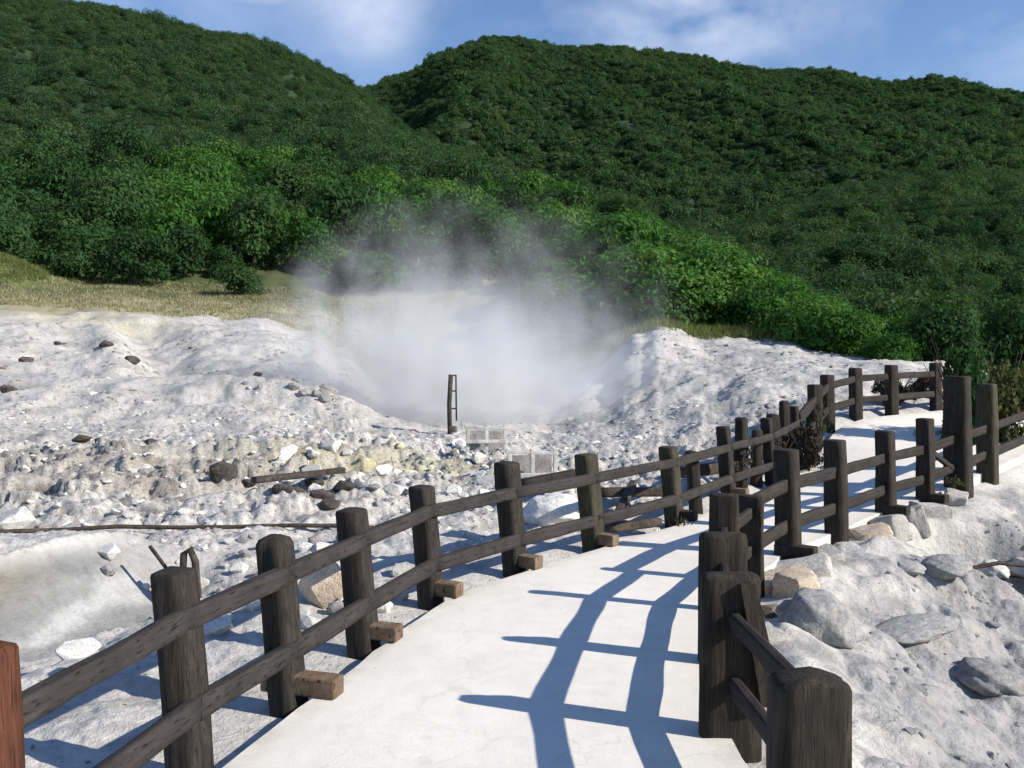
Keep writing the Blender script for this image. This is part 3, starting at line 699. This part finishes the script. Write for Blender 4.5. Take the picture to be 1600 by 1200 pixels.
# rubble heap: countable white lumps of the heap, the largest ones
for i in range(90):
    a = random.uniform(430, 800); b_ = random.uniform(700, 790); s = random.choice((.14, .18, .22, .3)) * random.uniform(.8, 1.2)
    k = 'yel' if 560 < a < 720 and 720 < b_ < 760 and random.random() < .8 else ('white' if random.random() < .85 else 'grey')
    lab = {'yel': ('sulphur yellow lump in the rubble heap left of the white boards', 'yellow lumps of the rubble heap'), 'white': ('white lump in the rubble heap behind the left fence', 'white lumps of the rubble heap'), 'grey': ('grey lump in the rubble heap behind the left fence', 'grey lumps of the rubble heap')}[k]
    rock('rubble_rock', a, b_, 0, s, s * .75, k, lab[0], lab[1])
GB = [rock_mesh('rock', 700 + i, R_BANK, 'angular', 0) for i in range(5)]
# fine rubble nobody could count
def rubble(n, label, p0, p1, d0, d1, s0, s1, kinds, cond):
    px = rng.uniform(p0, p1, n); d = np.sqrt(rng.uniform(d0 ** 2, d1 ** 2, n)); x = (px - 800) / F * d
    z, w = terrain(x, d, True); k = cond(w, x, d) & (w['pd'] > .22) & (w['pool'] > 1.05) & (w['grass'] < .4)
    x, d, z = x[k], d[k], z[k]; s = s0 + (s1 - s0) * rng.uniform(0, 1, len(x)) ** 3
    instancer('rubble', np.stack([x, d, z - .2 * s], 1), np.stack([s, s * rng.uniform(.7, 1.2, len(x)), s * rng.uniform(.6, 1, len(x))], 1), kinds, label, 'rubble')
rubble(7000, 'loose white and brown rubble strewn over the flat behind the left fence', -150, 1100, 8.5, 19, .015, .11, RK['white'] + RK['grey'][:2], lambda w, x, d: (w['side'] < 0) & (fbm(x * .6, d * .6, 3) > -.12))
rubble(4200, 'grey stones packed over the bank right of the path', 900, 1900, 3, 15, .010, .085, GB, lambda w, x, d: (w['side'] > 0) & (w['pd'] > .75) & (fbm(x * .9, d * .9, 3) > -.2))
rubble(4600, 'grey stones scattered over the bare white slopes', -200, 1350, 17, 33, .025, .15, RK['grey'] + GB[:2] + RK['brn'][:1] + RK['white'][:1], lambda w, x, d: fbm(x * .5, d * .5, 3) > .03)
rubble(500, 'tiny pebbles on the pale flat beside the mud bank', -100, 700, 3, 8.5, .006, .03, RK['grey'] + RK['brn'][:1], lambda w, x, d: (w['side'] < 0) & (x < 1))

# ------------------------------------------------------------------ milky pool
def build_pool():
    bm = bmesh.new(); vs = [bm.verts.new((PIT.x + .95 * math.cos(a), PIT.y + .64 * math.sin(a), PIT.z - .02)) for a in [i / 40 * 6.2832 for i in range(40)]]
    bm.faces.new(vs); m2, t, b = new_mat('dark_water'); b.inputs['Roughness'].default_value = .45; b.inputs['Specular IOR Level'].default_value = .1  # water kept near-black and dull so its colour darkens the hollow
    t.ln(t.ramp(t.noise(t.add('ShaderNodeNewGeometry').outputs['Position'], 4, 4), [(.3, (.01, .012, .016)), (.7, (.03, .034, .04))]), b.inputs['Base Color'])
    tag(bm_obj('dark_pool', bm, m2), 'small black water hole between boulders on the right', 'pool', kind='structure')
build_pool()

# ------------------------------------------------------------------ timber fences
def post_mesh(wx, wy, h, seed, rz=0, below=.3, chamfer=.02, dome=0., lean=(0, 0)):
    bm = bmesh.new(); NS = 20; rows = 14; rd = np.random.default_rng(seed); off = rd.uniform(0, 40)
    rings = []
    zs = list(np.linspace(-below, h - chamfer, rows)) + [h - chamfer * .35, h]
    ins = [0] * rows + [chamfer * .25, chamfer]
    for z, ii in zip(zs, ins):
        ring = []
        for i in range(NS):
            a = (i + .5) / NS * 2 * math.pi; ca, sa = math.cos(a), math.sin(a)
            k = 1 / (abs(ca) ** 7 + abs(sa) ** 7) ** (1 / 7)
            n = float(perlin(np.array([a * 1.9 + off]), np.array([z * 1.6 + off]))[0]) * .013 + float(perlin(np.array([a * 5 + off]), np.array([z * .8 + off]))[0]) * .009
            tp = 1 - .05 * max(z, 0) / h
            x = (wx / 2 * tp + n - ii) * ca * k; y = (wy / 2 * tp + n - ii) * sa * k
            zz = z + (dome * (1 - (ca * k) ** 2 * .8) if z > h - chamfer * 2 else 0)
            c, s = math.cos(rz), math.sin(rz)
            ring.append(bm.verts.new((x * c - y * s + lean[0] * z, x * s + y * c + lean[1] * z, zz)))
        rings.append(ring)
    for a, b_ in zip(rings, rings[1:]):
        for i in range(NS): bm.faces.new((a[i], a[(i + 1) % NS], b_[(i + 1) % NS], b_[i]))
    cz = sum((v.co for v in rings[-1]), Vector()) / NS; cv = bm.verts.new(cz + Vector((0, 0, dome * .3 + float(rd.uniform(-.006, .006)))))
    for i in range(NS): bm.faces.new((rings[-1][i], rings[-1][(i + 1) % NS], cv))
    return bm
def add_post(parent, x, y, z, wx, wy, h, mat, seed, rz=0, lean=(0, 0), dome=0., label=None, chamfer=.02):
    o = bm_obj('post', post_mesh(wx, wy, h, seed, rz, .35, chamfer, dome, lean), mat, parent, True); o.location = (x, y, z)
    if label: o['label'] = label
    return o
def beam(name, a, b, hgt, thk, mat, parent, seed=0, sag=0., r=.3, label=None):
    a = Vector(a); b = Vector(b); L = (b - a).length; d = (b - a).normalized()
    bm = bmesh.new(); NS = 20; rows = max(6, int(L / .12)); rings = []; off = seed * 3.17
    for i in range(rows + 1):
        s = i / rows; ring = []
        for k in range(NS):
            t_ = (k + .5) / NS * 2 * math.pi; c, sn = math.cos(t_), math.sin(t_); q = 1 / (abs(c) ** 9 + abs(sn) ** 9) ** (1 / 9)
            n = float(perlin(np.array([s * L * 2 + off]), np.array([t_ * .9 + off]))[0]) * min(.016, hgt * .1)
            ring.append(bm.verts.new((s * L, (thk / 2 + n) * c * q, (hgt / 2 + n) * sn * q - sag * math.sin(math.pi * s) + (.007) * float(perlin(np.array([s * L * .8 + off]), np.array([off]))[0]))))
        rings.append(ring)
    for p, q in zip(rings, rings[1:]):
        for k in range(NS): bm.faces.new((p[k], p[(k + 1) % NS], q[(k + 1) % NS], q[k]))
    bm.faces.new(rings[0]); bm.faces.new(rings[-1])
    o = bm_obj(name, bm, mat, parent, True)
    for p in o.data.polygons:
        if len(p.vertices) > 4: p.use_smooth = False
    o.location = a; yaw = math.atan2(d.y, d.x); o.rotation_euler = (0, -math.asin(max(-1, min(1, d.z))), yaw)
    if label: o['label'] = label
    return o
def box_bm(sx, sy, sz, bev=.008):
    bm = bmesh.new(); bmesh.ops.create_cube(bm, size=1); bmesh.ops.scale(bm, vec=(sx, sy, sz), verts=bm.verts)
    bmesh.ops.bevel(bm, geom=bm.edges[:], offset=bev, segments=2, affect='EDGES', profile=.5); return bm
def local_dir(pts, i):
    a = Vector(pts[max(i - 1, 0)][:2]); b = Vector(pts[min(i + 1, len(pts) - 1)][:2]); return (b - a).normalized()

# left fence, first to ninth post, then on along the far side of the bend
lf = empty('fence', (-1.3, 4, 0)); tag(lf, 'long weathered dark timber fence along the left side of the path, bending right', 'fence')
O = Vector((-1.3, 4, 0))
LPOST = LP[1:12]
# (index, height, width, lean x, material)
LH = [.84, .80, .80, .785, .78, .85, .82, .77, .86, .85, .85]; LW = [.19, .175, .18, .185, .175, .19, .2, .2, .18, .17, .17]
for i, p in enumerate(LPOST):
    p = Vector(p); dr = local_dir(LPOST, i); rz = math.atan2(dr.y, dr.x)
    m = RED if i == 0 else (OLIVE if i in (6, 7) else WOOD)
    ln = (-.085 if i else -.03, 0.02)
    po = add_post(lf, *(p - O), LW[i] * .93, LW[i] * .86, LH[i], m, 20 + i, rz, ln, .0, 'reddish brown end post' if i == 0 else None, .018 if i != 2 else .05)
    if 2 <= i <= 8:
        nr = Vector((dr.y, -dr.x, 0))
        f = bm_obj('footing', box_bm(.115, .32 if i != 2 else .42, .10, .012), TAN, po); f.location = nr * .085 + Vector((0, 0, .052)); f.rotation_euler = (0, 0, rz)
        if i == 7: f.data.materials.clear(); f.data.materials.append(WOOD)
        if i == 3: f.scale = (1, 1, .9)
    if i:
        a = Vector(LPOST[i - 1]); b_ = p
        side = Vector((dr.y, -dr.x, 0)) * .055
        for zt, hg in ((.6, .095), (.215, .105)):
            if i == 1 and zt < .3: 
                aa = a + (b_ - a) * .12
            else: aa = a
            l0 = Vector((ln[0] * zt, 0, zt)); 
            beam('rail', aa + l0 + side - O, b_ + l0 + side - O, hg, .055, RAILM, lf, i * 2 + (zt > .3))
for i, (k, f, hh, ww) in enumerate(((7, .5, .62, .14), (8, .45, .9, .15), (8, .8, .7, .13), (9, .4, .82, .16), (9, .75, .95, .14), (10, .3, .7, .15))):
    p = Vector(LPOST[k]).lerp(Vector(LPOST[min(k + 1, 10)]), f) if k < 10 else Vector(LPOST[10]).lerp(Vector(LP[12]), f)
    add_post(lf, *(p + Vector((-.08, .06, 0)) - O), ww, ww * .9, hh, WOOD_R, 160 + i, random.uniform(0, 1), (random.uniform(-.1, .06), 0), .02)
for zt in (.62, .24): beam('rail', Vector(LPOST[10]) - O + Vector((0, 0, zt)), Vector(LP[12]) - O + Vector((0, 0, zt)), .1, .055, RAILR, lf, 170 + int(zt * 10))
far_ = empty('fence', tuple(LP[12])); tag(far_, 'far stretch of dark timber fence along the crest of the path below the bushes', 'fence')
O = Vector(LP[12]); FPOST = LP[11:] + [(11.6, 18.7, .56), (13.2, 19.5, .54)]
for i, p in enumerate(FPOST):
    p = Vector(p)
    if i: add_post(far_, *(p - O), .19, .18, .86 + random.uniform(-.05, .06), WOOD_R, 60 + i, .3, (-.02, 0))
    if i:
        a = Vector(FPOST[i - 1])
        for zt in (.68, .3): beam('rail', a - O + Vector((0, 0, zt)), p - O + Vector((0, 0, zt)), .11, .06, RAILR, far_, 80 + i)
# right fence
rf = empty('fence', (.96, 3.97, 0)); tag(rf, 'dark charred timber fence on the right with the big split post nearest the camera', 'fence')
O = Vector((.96, 3.97, 0))
RPOST = RP[2:]
#        off   A    B    C    D    E    F    G    H    I    J    K   out out
RH = [.60, .735, .73, .79, .66, .9, .92, .9, .97, 1.36, 1.2, 1.0, 1.0]
RWX = [.27, .275, .27, .2, .2, .2, .2, .19, .18, .3, .25, .2, .2]; RWY = [.17, .11, .11, .11, .11, .19, .19, .18, .17, .26, .22, .2, .2]
for i, p in enumerate(RPOST):
    p = Vector(p); dr = local_dir(RPOST, i); rz = math.atan2(dr.y, dr.x) - math.pi / 2
    if i in (0, 1, 2): rz *= .3
    m = OLIVE if i == 10 else WOOD_R
    lb = {0: 'low stump post with a rounded top', 1: 'big split post with diagonal cracks', 9: 'tallest dark post', 10: 'tall mossy olive post'}.get(i)
    po = add_post(rf, *(p - O), RWX[i], RWY[i], RH[i], m, 40 + i, rz, (-.03 if i > 4 else .0, 0.0), .03 if i == 0 else 0., lb, .03 if i < 3 else .016)
    if i in (5, 7, 8):
        f = bm_obj('footing', box_bm(.13, .34, .1), WOOD, po); f.rotation_euler = (0, 0, rz + math.pi / 2); f.location = (.04, -.08, .04)
    if i:
        a = Vector(RPOST[i - 1]); b_ = p
        zs = ((.53, .085), (.24, .085)) if i < 5 else ((.6, .11), (.25, .11))
        for zt, hg in zs:
            beam('rail', a + Vector((0, 0, zt)) - O, b_ + Vector((0, 0, zt)) - O, hg, .042, RAILR, rf, 100 + i * 2 + (zt > .3))
# diagonal brace beside the tall post
beam('brace', Vector((4.95, 10.52, .62)) - O, Vector((5.5, 10.95, .3)) - O, .06, .05, RAILR, rf, 140)
# strips of bark split off the big post
bm = bmesh.new()
pts = [(.06, -.085, .7), (.1, -.09, .5), (.14, -.1, .3), (.17, -.1, .16)]
pr = None
for k, (x, y, z) in enumerate(pts):
    w = .035 + .006 * k; q = [bm.verts.new(v) for v in ((x - w, y, z), (x + w, y + .01, z), (x + w, y + .035, z), (x - w, y + .03, z))]
    if pr: [bm.faces.new((pr[i], pr[(i + 1) % 4], q[(i + 1) % 4], q[i])) for i in range(4)]
    else: bm.faces.new(q)
    pr = q
bm.faces.new(pr)
o = bm_obj('bark_strip', bm, WOOD_R, [c for c in rf.children if c.get('label', '').startswith('big split')][0])

# ------------------------------------------------------------------ timbers, pipe, sticks, boards
def tube_bm(pts, r, n=8, taper=1.):
    bm = bmesh.new(); prev = None; pts = [Vector(p) for p in pts]
    for k, p in enumerate(pts):
        d = (pts[min(k + 1, len(pts) - 1)] - pts[max(k - 1, 0)]).normalized(); u = d.cross(Vector((.3, .9, .31))).normalized(); v = d.cross(u)
        rr = r * (1 + (taper - 1) * k / (len(pts) - 1))
        ring = [bm.verts.new(p + (u * math.cos(a) + v * math.sin(a)) * rr) for a in [i / n * 6.2832 for i in range(n)]]
        if prev: [bm.faces.new((prev[i], prev[(i + 1) % n], ring[(i + 1) % n], ring[i])) for i in range(n)]
        else: bm.faces.new(ring)
        prev = ring
    bm.faces.new(prev); return bm
pp = []
for a, b_ in ((-40, 846), (20, 838), (95, 832), (180, 830), (270, 824), (360, 826), (450, 824), (540, 825), (590, 823)):
    p = P(a, b_, .02); pp.append((p.x, p.y, tz(p.x, p.y) + .05))
tag(bm_obj('pipe', tube_bm(pp, .022), STICK, None, True), 'long thin dark pipe lying across the ground behind the left fence', 'pipe')
b0 = P(288, 905, -.05); b0.z = tz(b0.x, b0.y)
tag(bm_obj('stake', tube_bm([(b0.x - .03, b0.y, b0.z - .1), (b0.x - .035, b0.y, b0.z + .2), (b0.x - .02, b0.y, b0.z + .46), (b0.x + .03, b0.y, b0.z + .5), (b0.x + .07, b0.y, b0.z + .4), (b0.x + .09, b0.y, b0.z + .15), (b0.x + .09, b0.y, b0.z - .1)], .028), STICK, None, True), 'bent dark hoop stake standing behind the front left fence post', 'stake')
tag(bm_obj('dead_branch', tube_bm([(b0.x - .33, b0.y + .1, b0.z + .5), (b0.x - .2, b0.y + .05, b0.z + .36), (b0.x - .09, b0.y + .03, b0.z + .22), (b0.x - .07, b0.y, b0.z)], .015), STICK, None, True), 'thin dead branch leaning on the bent hoop stake', 'branch')
# hollow's branch
q = P(1560, 885, -.6); zz = PIT.z - .15
tag(bm_obj('dead_branch', tube_bm([(PIT.x - .55, PIT.y - .1, zz + .10), (PIT.x - .3, PIT.y + .1, zz + .30), (PIT.x, PIT.y + .15, zz + .34), (PIT.x + .5, PIT.y + .1, zz + .3)], .022), STICK, None, True), 'black branch arching over the dark hollow on the right', 'branch')
# marker post in front of the steam
p = P(703, 692, 0); zz = tz(p.x, p.y); r = empty('marker_post', (p.x, p.y, zz)); tag(r, 'slim dark ladder shaped marker post standing before the steam', 'post')
h = 1.18
bm_obj('upright', tube_bm([(0, 0, -.2), (-.015, 0, h * .5), (.02, 0, h)], .05), STICK, r, True)
bm_obj('thin_upright', tube_bm([(.13, 0, .25), (.12, 0, h)], .018), STICK, r, True)
for z in (h - .02, h * .72, h * .42): bm_obj('rung', tube_bm([(.01, 0, z), (.125, 0, z)], .016), STICK, r, True)
bm_obj('base_stone', box_bm(.18, .16, .2, .03), R_DARK, r).location = (0.05, 0, .04)
# white boards
def frame(px, py, w, h, label, npost, slats):
    p = P(px, py, 0); zz = tz(p.x, p.y); r = empty('board_frame', (p.x, p.y, zz), .1); tag(r, label, 'frame', None)
    for k in range(npost):
        o = bm_obj('post', box_bm(.055, .055, h + .3), WHITEW, r); o.location = (-w / 2 + w * k / (npost - 1), 0, h / 2 - .12)
    for s in slats:
        o = bm_obj('board', box_bm(w + .06, .03, .06), WHITEW, r); o.location = (0, -.06, s)
    o = bm_obj('back_panel', box_bm(w, .04, h * .8), R_GREY, r); o.location = (0, .3, h * .4)
    o = bm_obj('top_board', box_bm(w + .1, .1, .045), WHITEW, r); o.location = (0, .02, h - .02); o.rotation_euler = (0, .05, 0)
frame(760, 722, .62, .42, 'white encrusted board frame just behind the slim marker post', 3, (.18,))
frame(832, 758, .62, .42, 'lower white encrusted board frame beside the left fence post at the bend', 3, (.1,))
def timber(a, b, ha, hb, hg, thk, label, mat=STICK):
    pa = P(*a, 0); pb = P(*b, 0); pa.z = tz(pa.x, pa.y) + ha; pb.z = tz(pb.x, pb.y) + hb
    o = beam('timber_beam', pa, pb, hg, thk, mat, None, random.randint(1, 99)); tag(o, label, 'timber')
timber((395, 800), (535, 778), .12, .2, .07, .1, 'dark broken timber lying along the ledge of jagged dark rocks')
timber((935, 795), (1040, 790), .22, .2, .1, .12, 'dark squared timber lying behind the bend posts of the left fence')
timber((950, 835), (1030, 822), .12, .14, .08, .1, 'short dark timber resting low between the two bend posts')
timber((960, 822), (990, 790), .1, .25, .08, .08, 'dark timber tilted up against the squared timber at the bend')
timber((815, 800), (900, 788), .3, .3, .12, .12, 'weathered grey log lying above the large white boulder', WOOD)
timber((1060, 775), (1160, 765), .3, .32, .14, .14, 'dark log lying between the bend post and the dead shrub', STICK)

# ------------------------------------------------------------------ dead shrubs and weeds
def shrub(name, px, py, z, w, h, mat, label, cat, n=500, leaf=.08, stems=14, seed=1):
    p = P(px, py, z); zz = tz(p.x, p.y) if z == 0 else z
    r = empty(name, (p.x, p.y, zz)); tag(r, label, cat)
    rd = random.Random(seed); bm = bmesh.new()
    for i in range(stems):
        a = rd.uniform(0, 6.28); L = w / 2 * rd.uniform(.3, 1); hh = h * rd.uniform(.45, .8)
        q = tube_bm([(0, 0, -.05), (L * .4 * math.cos(a), L * .4 * math.sin(a), hh * .5), (L * math.cos(a), L * math.sin(a), hh)], .012, 5, .4)
        me = bpy.data.meshes.new('tmp'); q.to_mesh(me); q.free(); bm.from_mesh(me); bpy.data.meshes.remove(me)
    bm_obj('stems', bm, STICK, r)
    me = crown_mesh('foliage', mat, n, leaf, 1., seed + 900, 8); o = bpy.data.objects.new('foliage', me); link(o, r); o.scale = (w / 2 * .85, w / 2 * .85, h * .55)
    return r
shrub('dead_shrub', 1262, 738, .08, .75, .95, L_DRY, 'tall dark dead shrub on the left edge of the path beyond the split posts', 'shrub', 700, .13, 20, 3)
shrub('dead_shrub', 1150, 765, 0, .6, .85, L_DRY, 'grey dead shrub growing through the left fence near the bend', 'shrub', 260, .11, 22, 4)
shrub('dead_shrub', 1215, 745, .05, .6, .7, L_DRY, 'low dark dead shrub between the two other dead shrubs', 'shrub', 400, .11, 18, 5)
shrub('green_shrub', 1275, 690, .4, .5, .85, L_OLIVE, 'dull green shrub against the far fence where the path climbs', 'shrub', 400, .14, 14, 6)
shrub('weed', 1066, 822, 0, .3, .25, L_OLIVE, 'small olive weed at the foot of the bend post', 'weed', 120, .16, 12, 7)
shrub('weed', 1492, 765, .1, .3, .22, L_OLIVE, 'small weed at the foot of the tallest dark post', 'weed', 120, .18, 12, 8)
p = P(1500, 690, .3)
for px, py, z, w, h, m, lb, sd in ((1500, 690, .4, 1.2, 2.1, L_MID, 'dark green shrub rising behind the tallest dark post', 11), (1565, 690, .4, 1.3, 1.9, L_OLIVE, 'olive green shrub rising behind the mossy tall post', 12), (1400, 638, .75, 1.0, .9, L_DRY, 'brown dead shrub leaning on the far fence', 13), (1440, 634, .75, .9, .75, L_DRY, 'brown dead bracken patch right of the far fence posts', 14)):
    shrub('shrub', px, py, z, w, h, m, lb, 'shrub', 2600, .1, 16, sd)

# ------------------------------------------------------------------ steam
def build_steam():
    m = bpy.data.materials.new('steam'); m.use_nodes = True; t = NT(m); t.n.remove(t.n['Principled BSDF'])
    co = t.add('ShaderNodeTexCoord').outputs['Object']
    ln = t.add('ShaderNodeVectorMath', operation='LENGTH'); t.ln(co, ln.inputs[0])
    pos = t.add('ShaderNodeNewGeometry').outputs['Position']
    n = t.noise(t.mapping(pos, (1, 1, .8)), .55, 5, .6, .5); n2 = t.noise(pos, 1.7, 4, .6)
    sx = t.add('ShaderNodeSeparateXYZ'); t.ln(co, sx.inputs[0])
    fall = t.math('SUBTRACT', 1.0, ln.outputs['Value'])
    low = t.add('ShaderNodeMapRange', interpolation_type='SMOOTHSTEP'); t.ln(t.math('ADD', sx.outputs['Z'], t.math('MULTIPLY', sx.outputs['X'], .38)), low.inputs[0])
    for k, v in ((1, .0), (2, .72), (3, .75), (4, .12)): low.inputs[k].default_value = v
    e = t.math('ADD', t.math('MULTIPLY', fall, 1.15), t.math('MULTIPLY', t.math('SUBTRACT', n, .5), 1.9))
    e = t.math('ADD', e, t.math('MULTIPLY', t.math('SUBTRACT', n2, .5), 1.1))
    dn = t.add('ShaderNodeMapRange', interpolation_type='SMOOTHSTEP'); t.ln(e, dn.inputs[0])
    for k, v in ((1, .05), (2, .8), (3, 0), (4, 1)): dn.inputs[k].default_value = v
    edge = t.math('MULTIPLY', t.math('MINIMUM', t.math('MULTIPLY', fall, 8), 1.0, True), dn.outputs[0])
    den = t.math('MULTIPLY', t.math('MULTIPLY', edge, low.outputs[0]), .9)
    vs = t.add('ShaderNodeVolumeScatter'); vs.inputs['Color'].default_value = (.55, .57, .62, 1); vs.inputs['Anisotropy'].default_value = -.1
    t.ln(den, vs.inputs['Density'])
    va = t.add('ShaderNodeVolumeAbsorption'); va.inputs['Color'].default_value = (.905, .91, .925, 1); t.ln(den, va.inputs['Density'])
    ad = t.add('ShaderNodeAddShader'); t.ln(vs.outputs[0], ad.inputs[0]); t.ln(va.outputs[0], ad.inputs[1]); t.ln(ad.outputs[0], t.n['Material Output'].inputs['Volume'])
    bm = bmesh.new(); bmesh.ops.create_icosphere(bm, subdivisions=4, radius=1)
    o = bm_obj('steam', bm, m); o.location = (-1.15, 22.9, .8); o.scale = (6.6, 4.6, 5.7)
    tag(o, 'white steam cloud drifting up from the vent in the middle', 'steam', kind='stuff')
build_steam()

# ------------------------------------------------------------------ sky, sun, camera
SUN_AZ = math.atan2(1.0, -.37); SUN_EL = math.radians(31)   # azimuth from +Y towards +X
w = bpy.data.worlds.new('World'); scene.world = w; w.use_nodes = True; t = NT(w)
bg = t.n['Background']; sky = t.add('ShaderNodeTexSky', sky_type='NISHITA'); sky.sun_disc = False
sky.sun_elevation = SUN_EL; sky.sun_rotation = SUN_AZ; sky.air_density = 1.2; sky.dust_density = .2; sky.ozone_density = 2.2; sky.altitude = 200
gc = t.add('ShaderNodeTexCoord').outputs['Generated']; sp = t.add('ShaderNodeSeparateXYZ'); t.ln(gc, sp.inputs[0])
def blob(dx, dz, rx, rz, k):
    d = Vector((dx, 1, dz)).normalized()
    a = t.math('DIVIDE', t.math('SUBTRACT', sp.outputs[0], d.x), rx); b_ = t.math('DIVIDE', t.math('SUBTRACT', sp.outputs[2], d.z), rz)
    e = t.math('MULTIPLY', t.math('ADD', t.math('MULTIPLY', a, a), t.math('MULTIPLY', b_, b_)), -1.)
    return t.math('MULTIPLY', t.math('POWER', 2.718, e), k)
fwd = t.math('GREATER_THAN', sp.outputs[1], 0)
bl = None
for a in ((-.16, .40, .075, .05, .75), (.20, .375, .14, .045, 1.0), (-.06, .41, .05, .03, .4), (.53, .405, .06, .012, .5), (-.30, .408, .06, .010, .5), (.9, .5, .3, .1, .6), (-.7, .55, .3, .08, .6)):
    x = blob(*a); bl = x if bl is None else t.math('MAXIMUM', bl, x)
cn = t.noise(t.mapping(gc, (1, 1, 1.5)), 6.0, 6, .5, .2)
cm = t.math('MULTIPLY', bl, t.ramp(cn, [(.40, 0.), (.74, 1.)])); cm = t.math('MULTIPLY', t.math('MULTIPLY', cm, fwd), .95, True)
hs = t.add('ShaderNodeHueSaturation'); hs.inputs['Saturation'].default_value = 1.16; hs.inputs['Hue'].default_value = .512; t.ln(sky.outputs[0], hs.inputs['Color']); skc = hs.outputs[0]
t.ln(t.mix(cm, skc, (7.6, 7.9, 8.6)), bg.inputs['Color']); bg.inputs['Strength'].default_value = .108
sun = bpy.data.lights.new('sun', 'SUN'); sun.energy = 5.0; sun.angle = math.radians(.5); sun.color = (1, .925, .80)
so = link(bpy.data.objects.new('sun', sun)); sv = Vector((math.sin(SUN_AZ) * math.cos(SUN_EL), math.cos(SUN_AZ) * math.cos(SUN_EL), math.sin(SUN_EL)))
so.rotation_euler = sv.to_track_quat('Z', 'Y').to_euler(); so.location = sv * 60
cam = bpy.data.cameras.new('camera'); cam.sensor_width = 36; cam.lens = F / 1600 * 36; cam.clip_start = .05; cam.clip_end = 4000
co = link(bpy.data.objects.new('camera', cam)); co.location = (0, 0, EYE); co.rotation_euler = (math.pi / 2 - math.atan((600 - HZ) / F), 0, 0)
scene.camera = co
vs = scene.view_settings; vs.view_transform = 'Standard'; vs.look = 'None'; vs.exposure = .51; vs.gamma = 1; vs.use_curve_mapping = False
cy = scene.cycles; cy.volume_bounces = 4; cy.max_bounces = 10; cy.diffuse_bounces = 4; cy.transmission_bounces = 4; cy.transparent_max_bounces = 8
cy.volume_step_rate = 1.0; cy.use_denoising = True
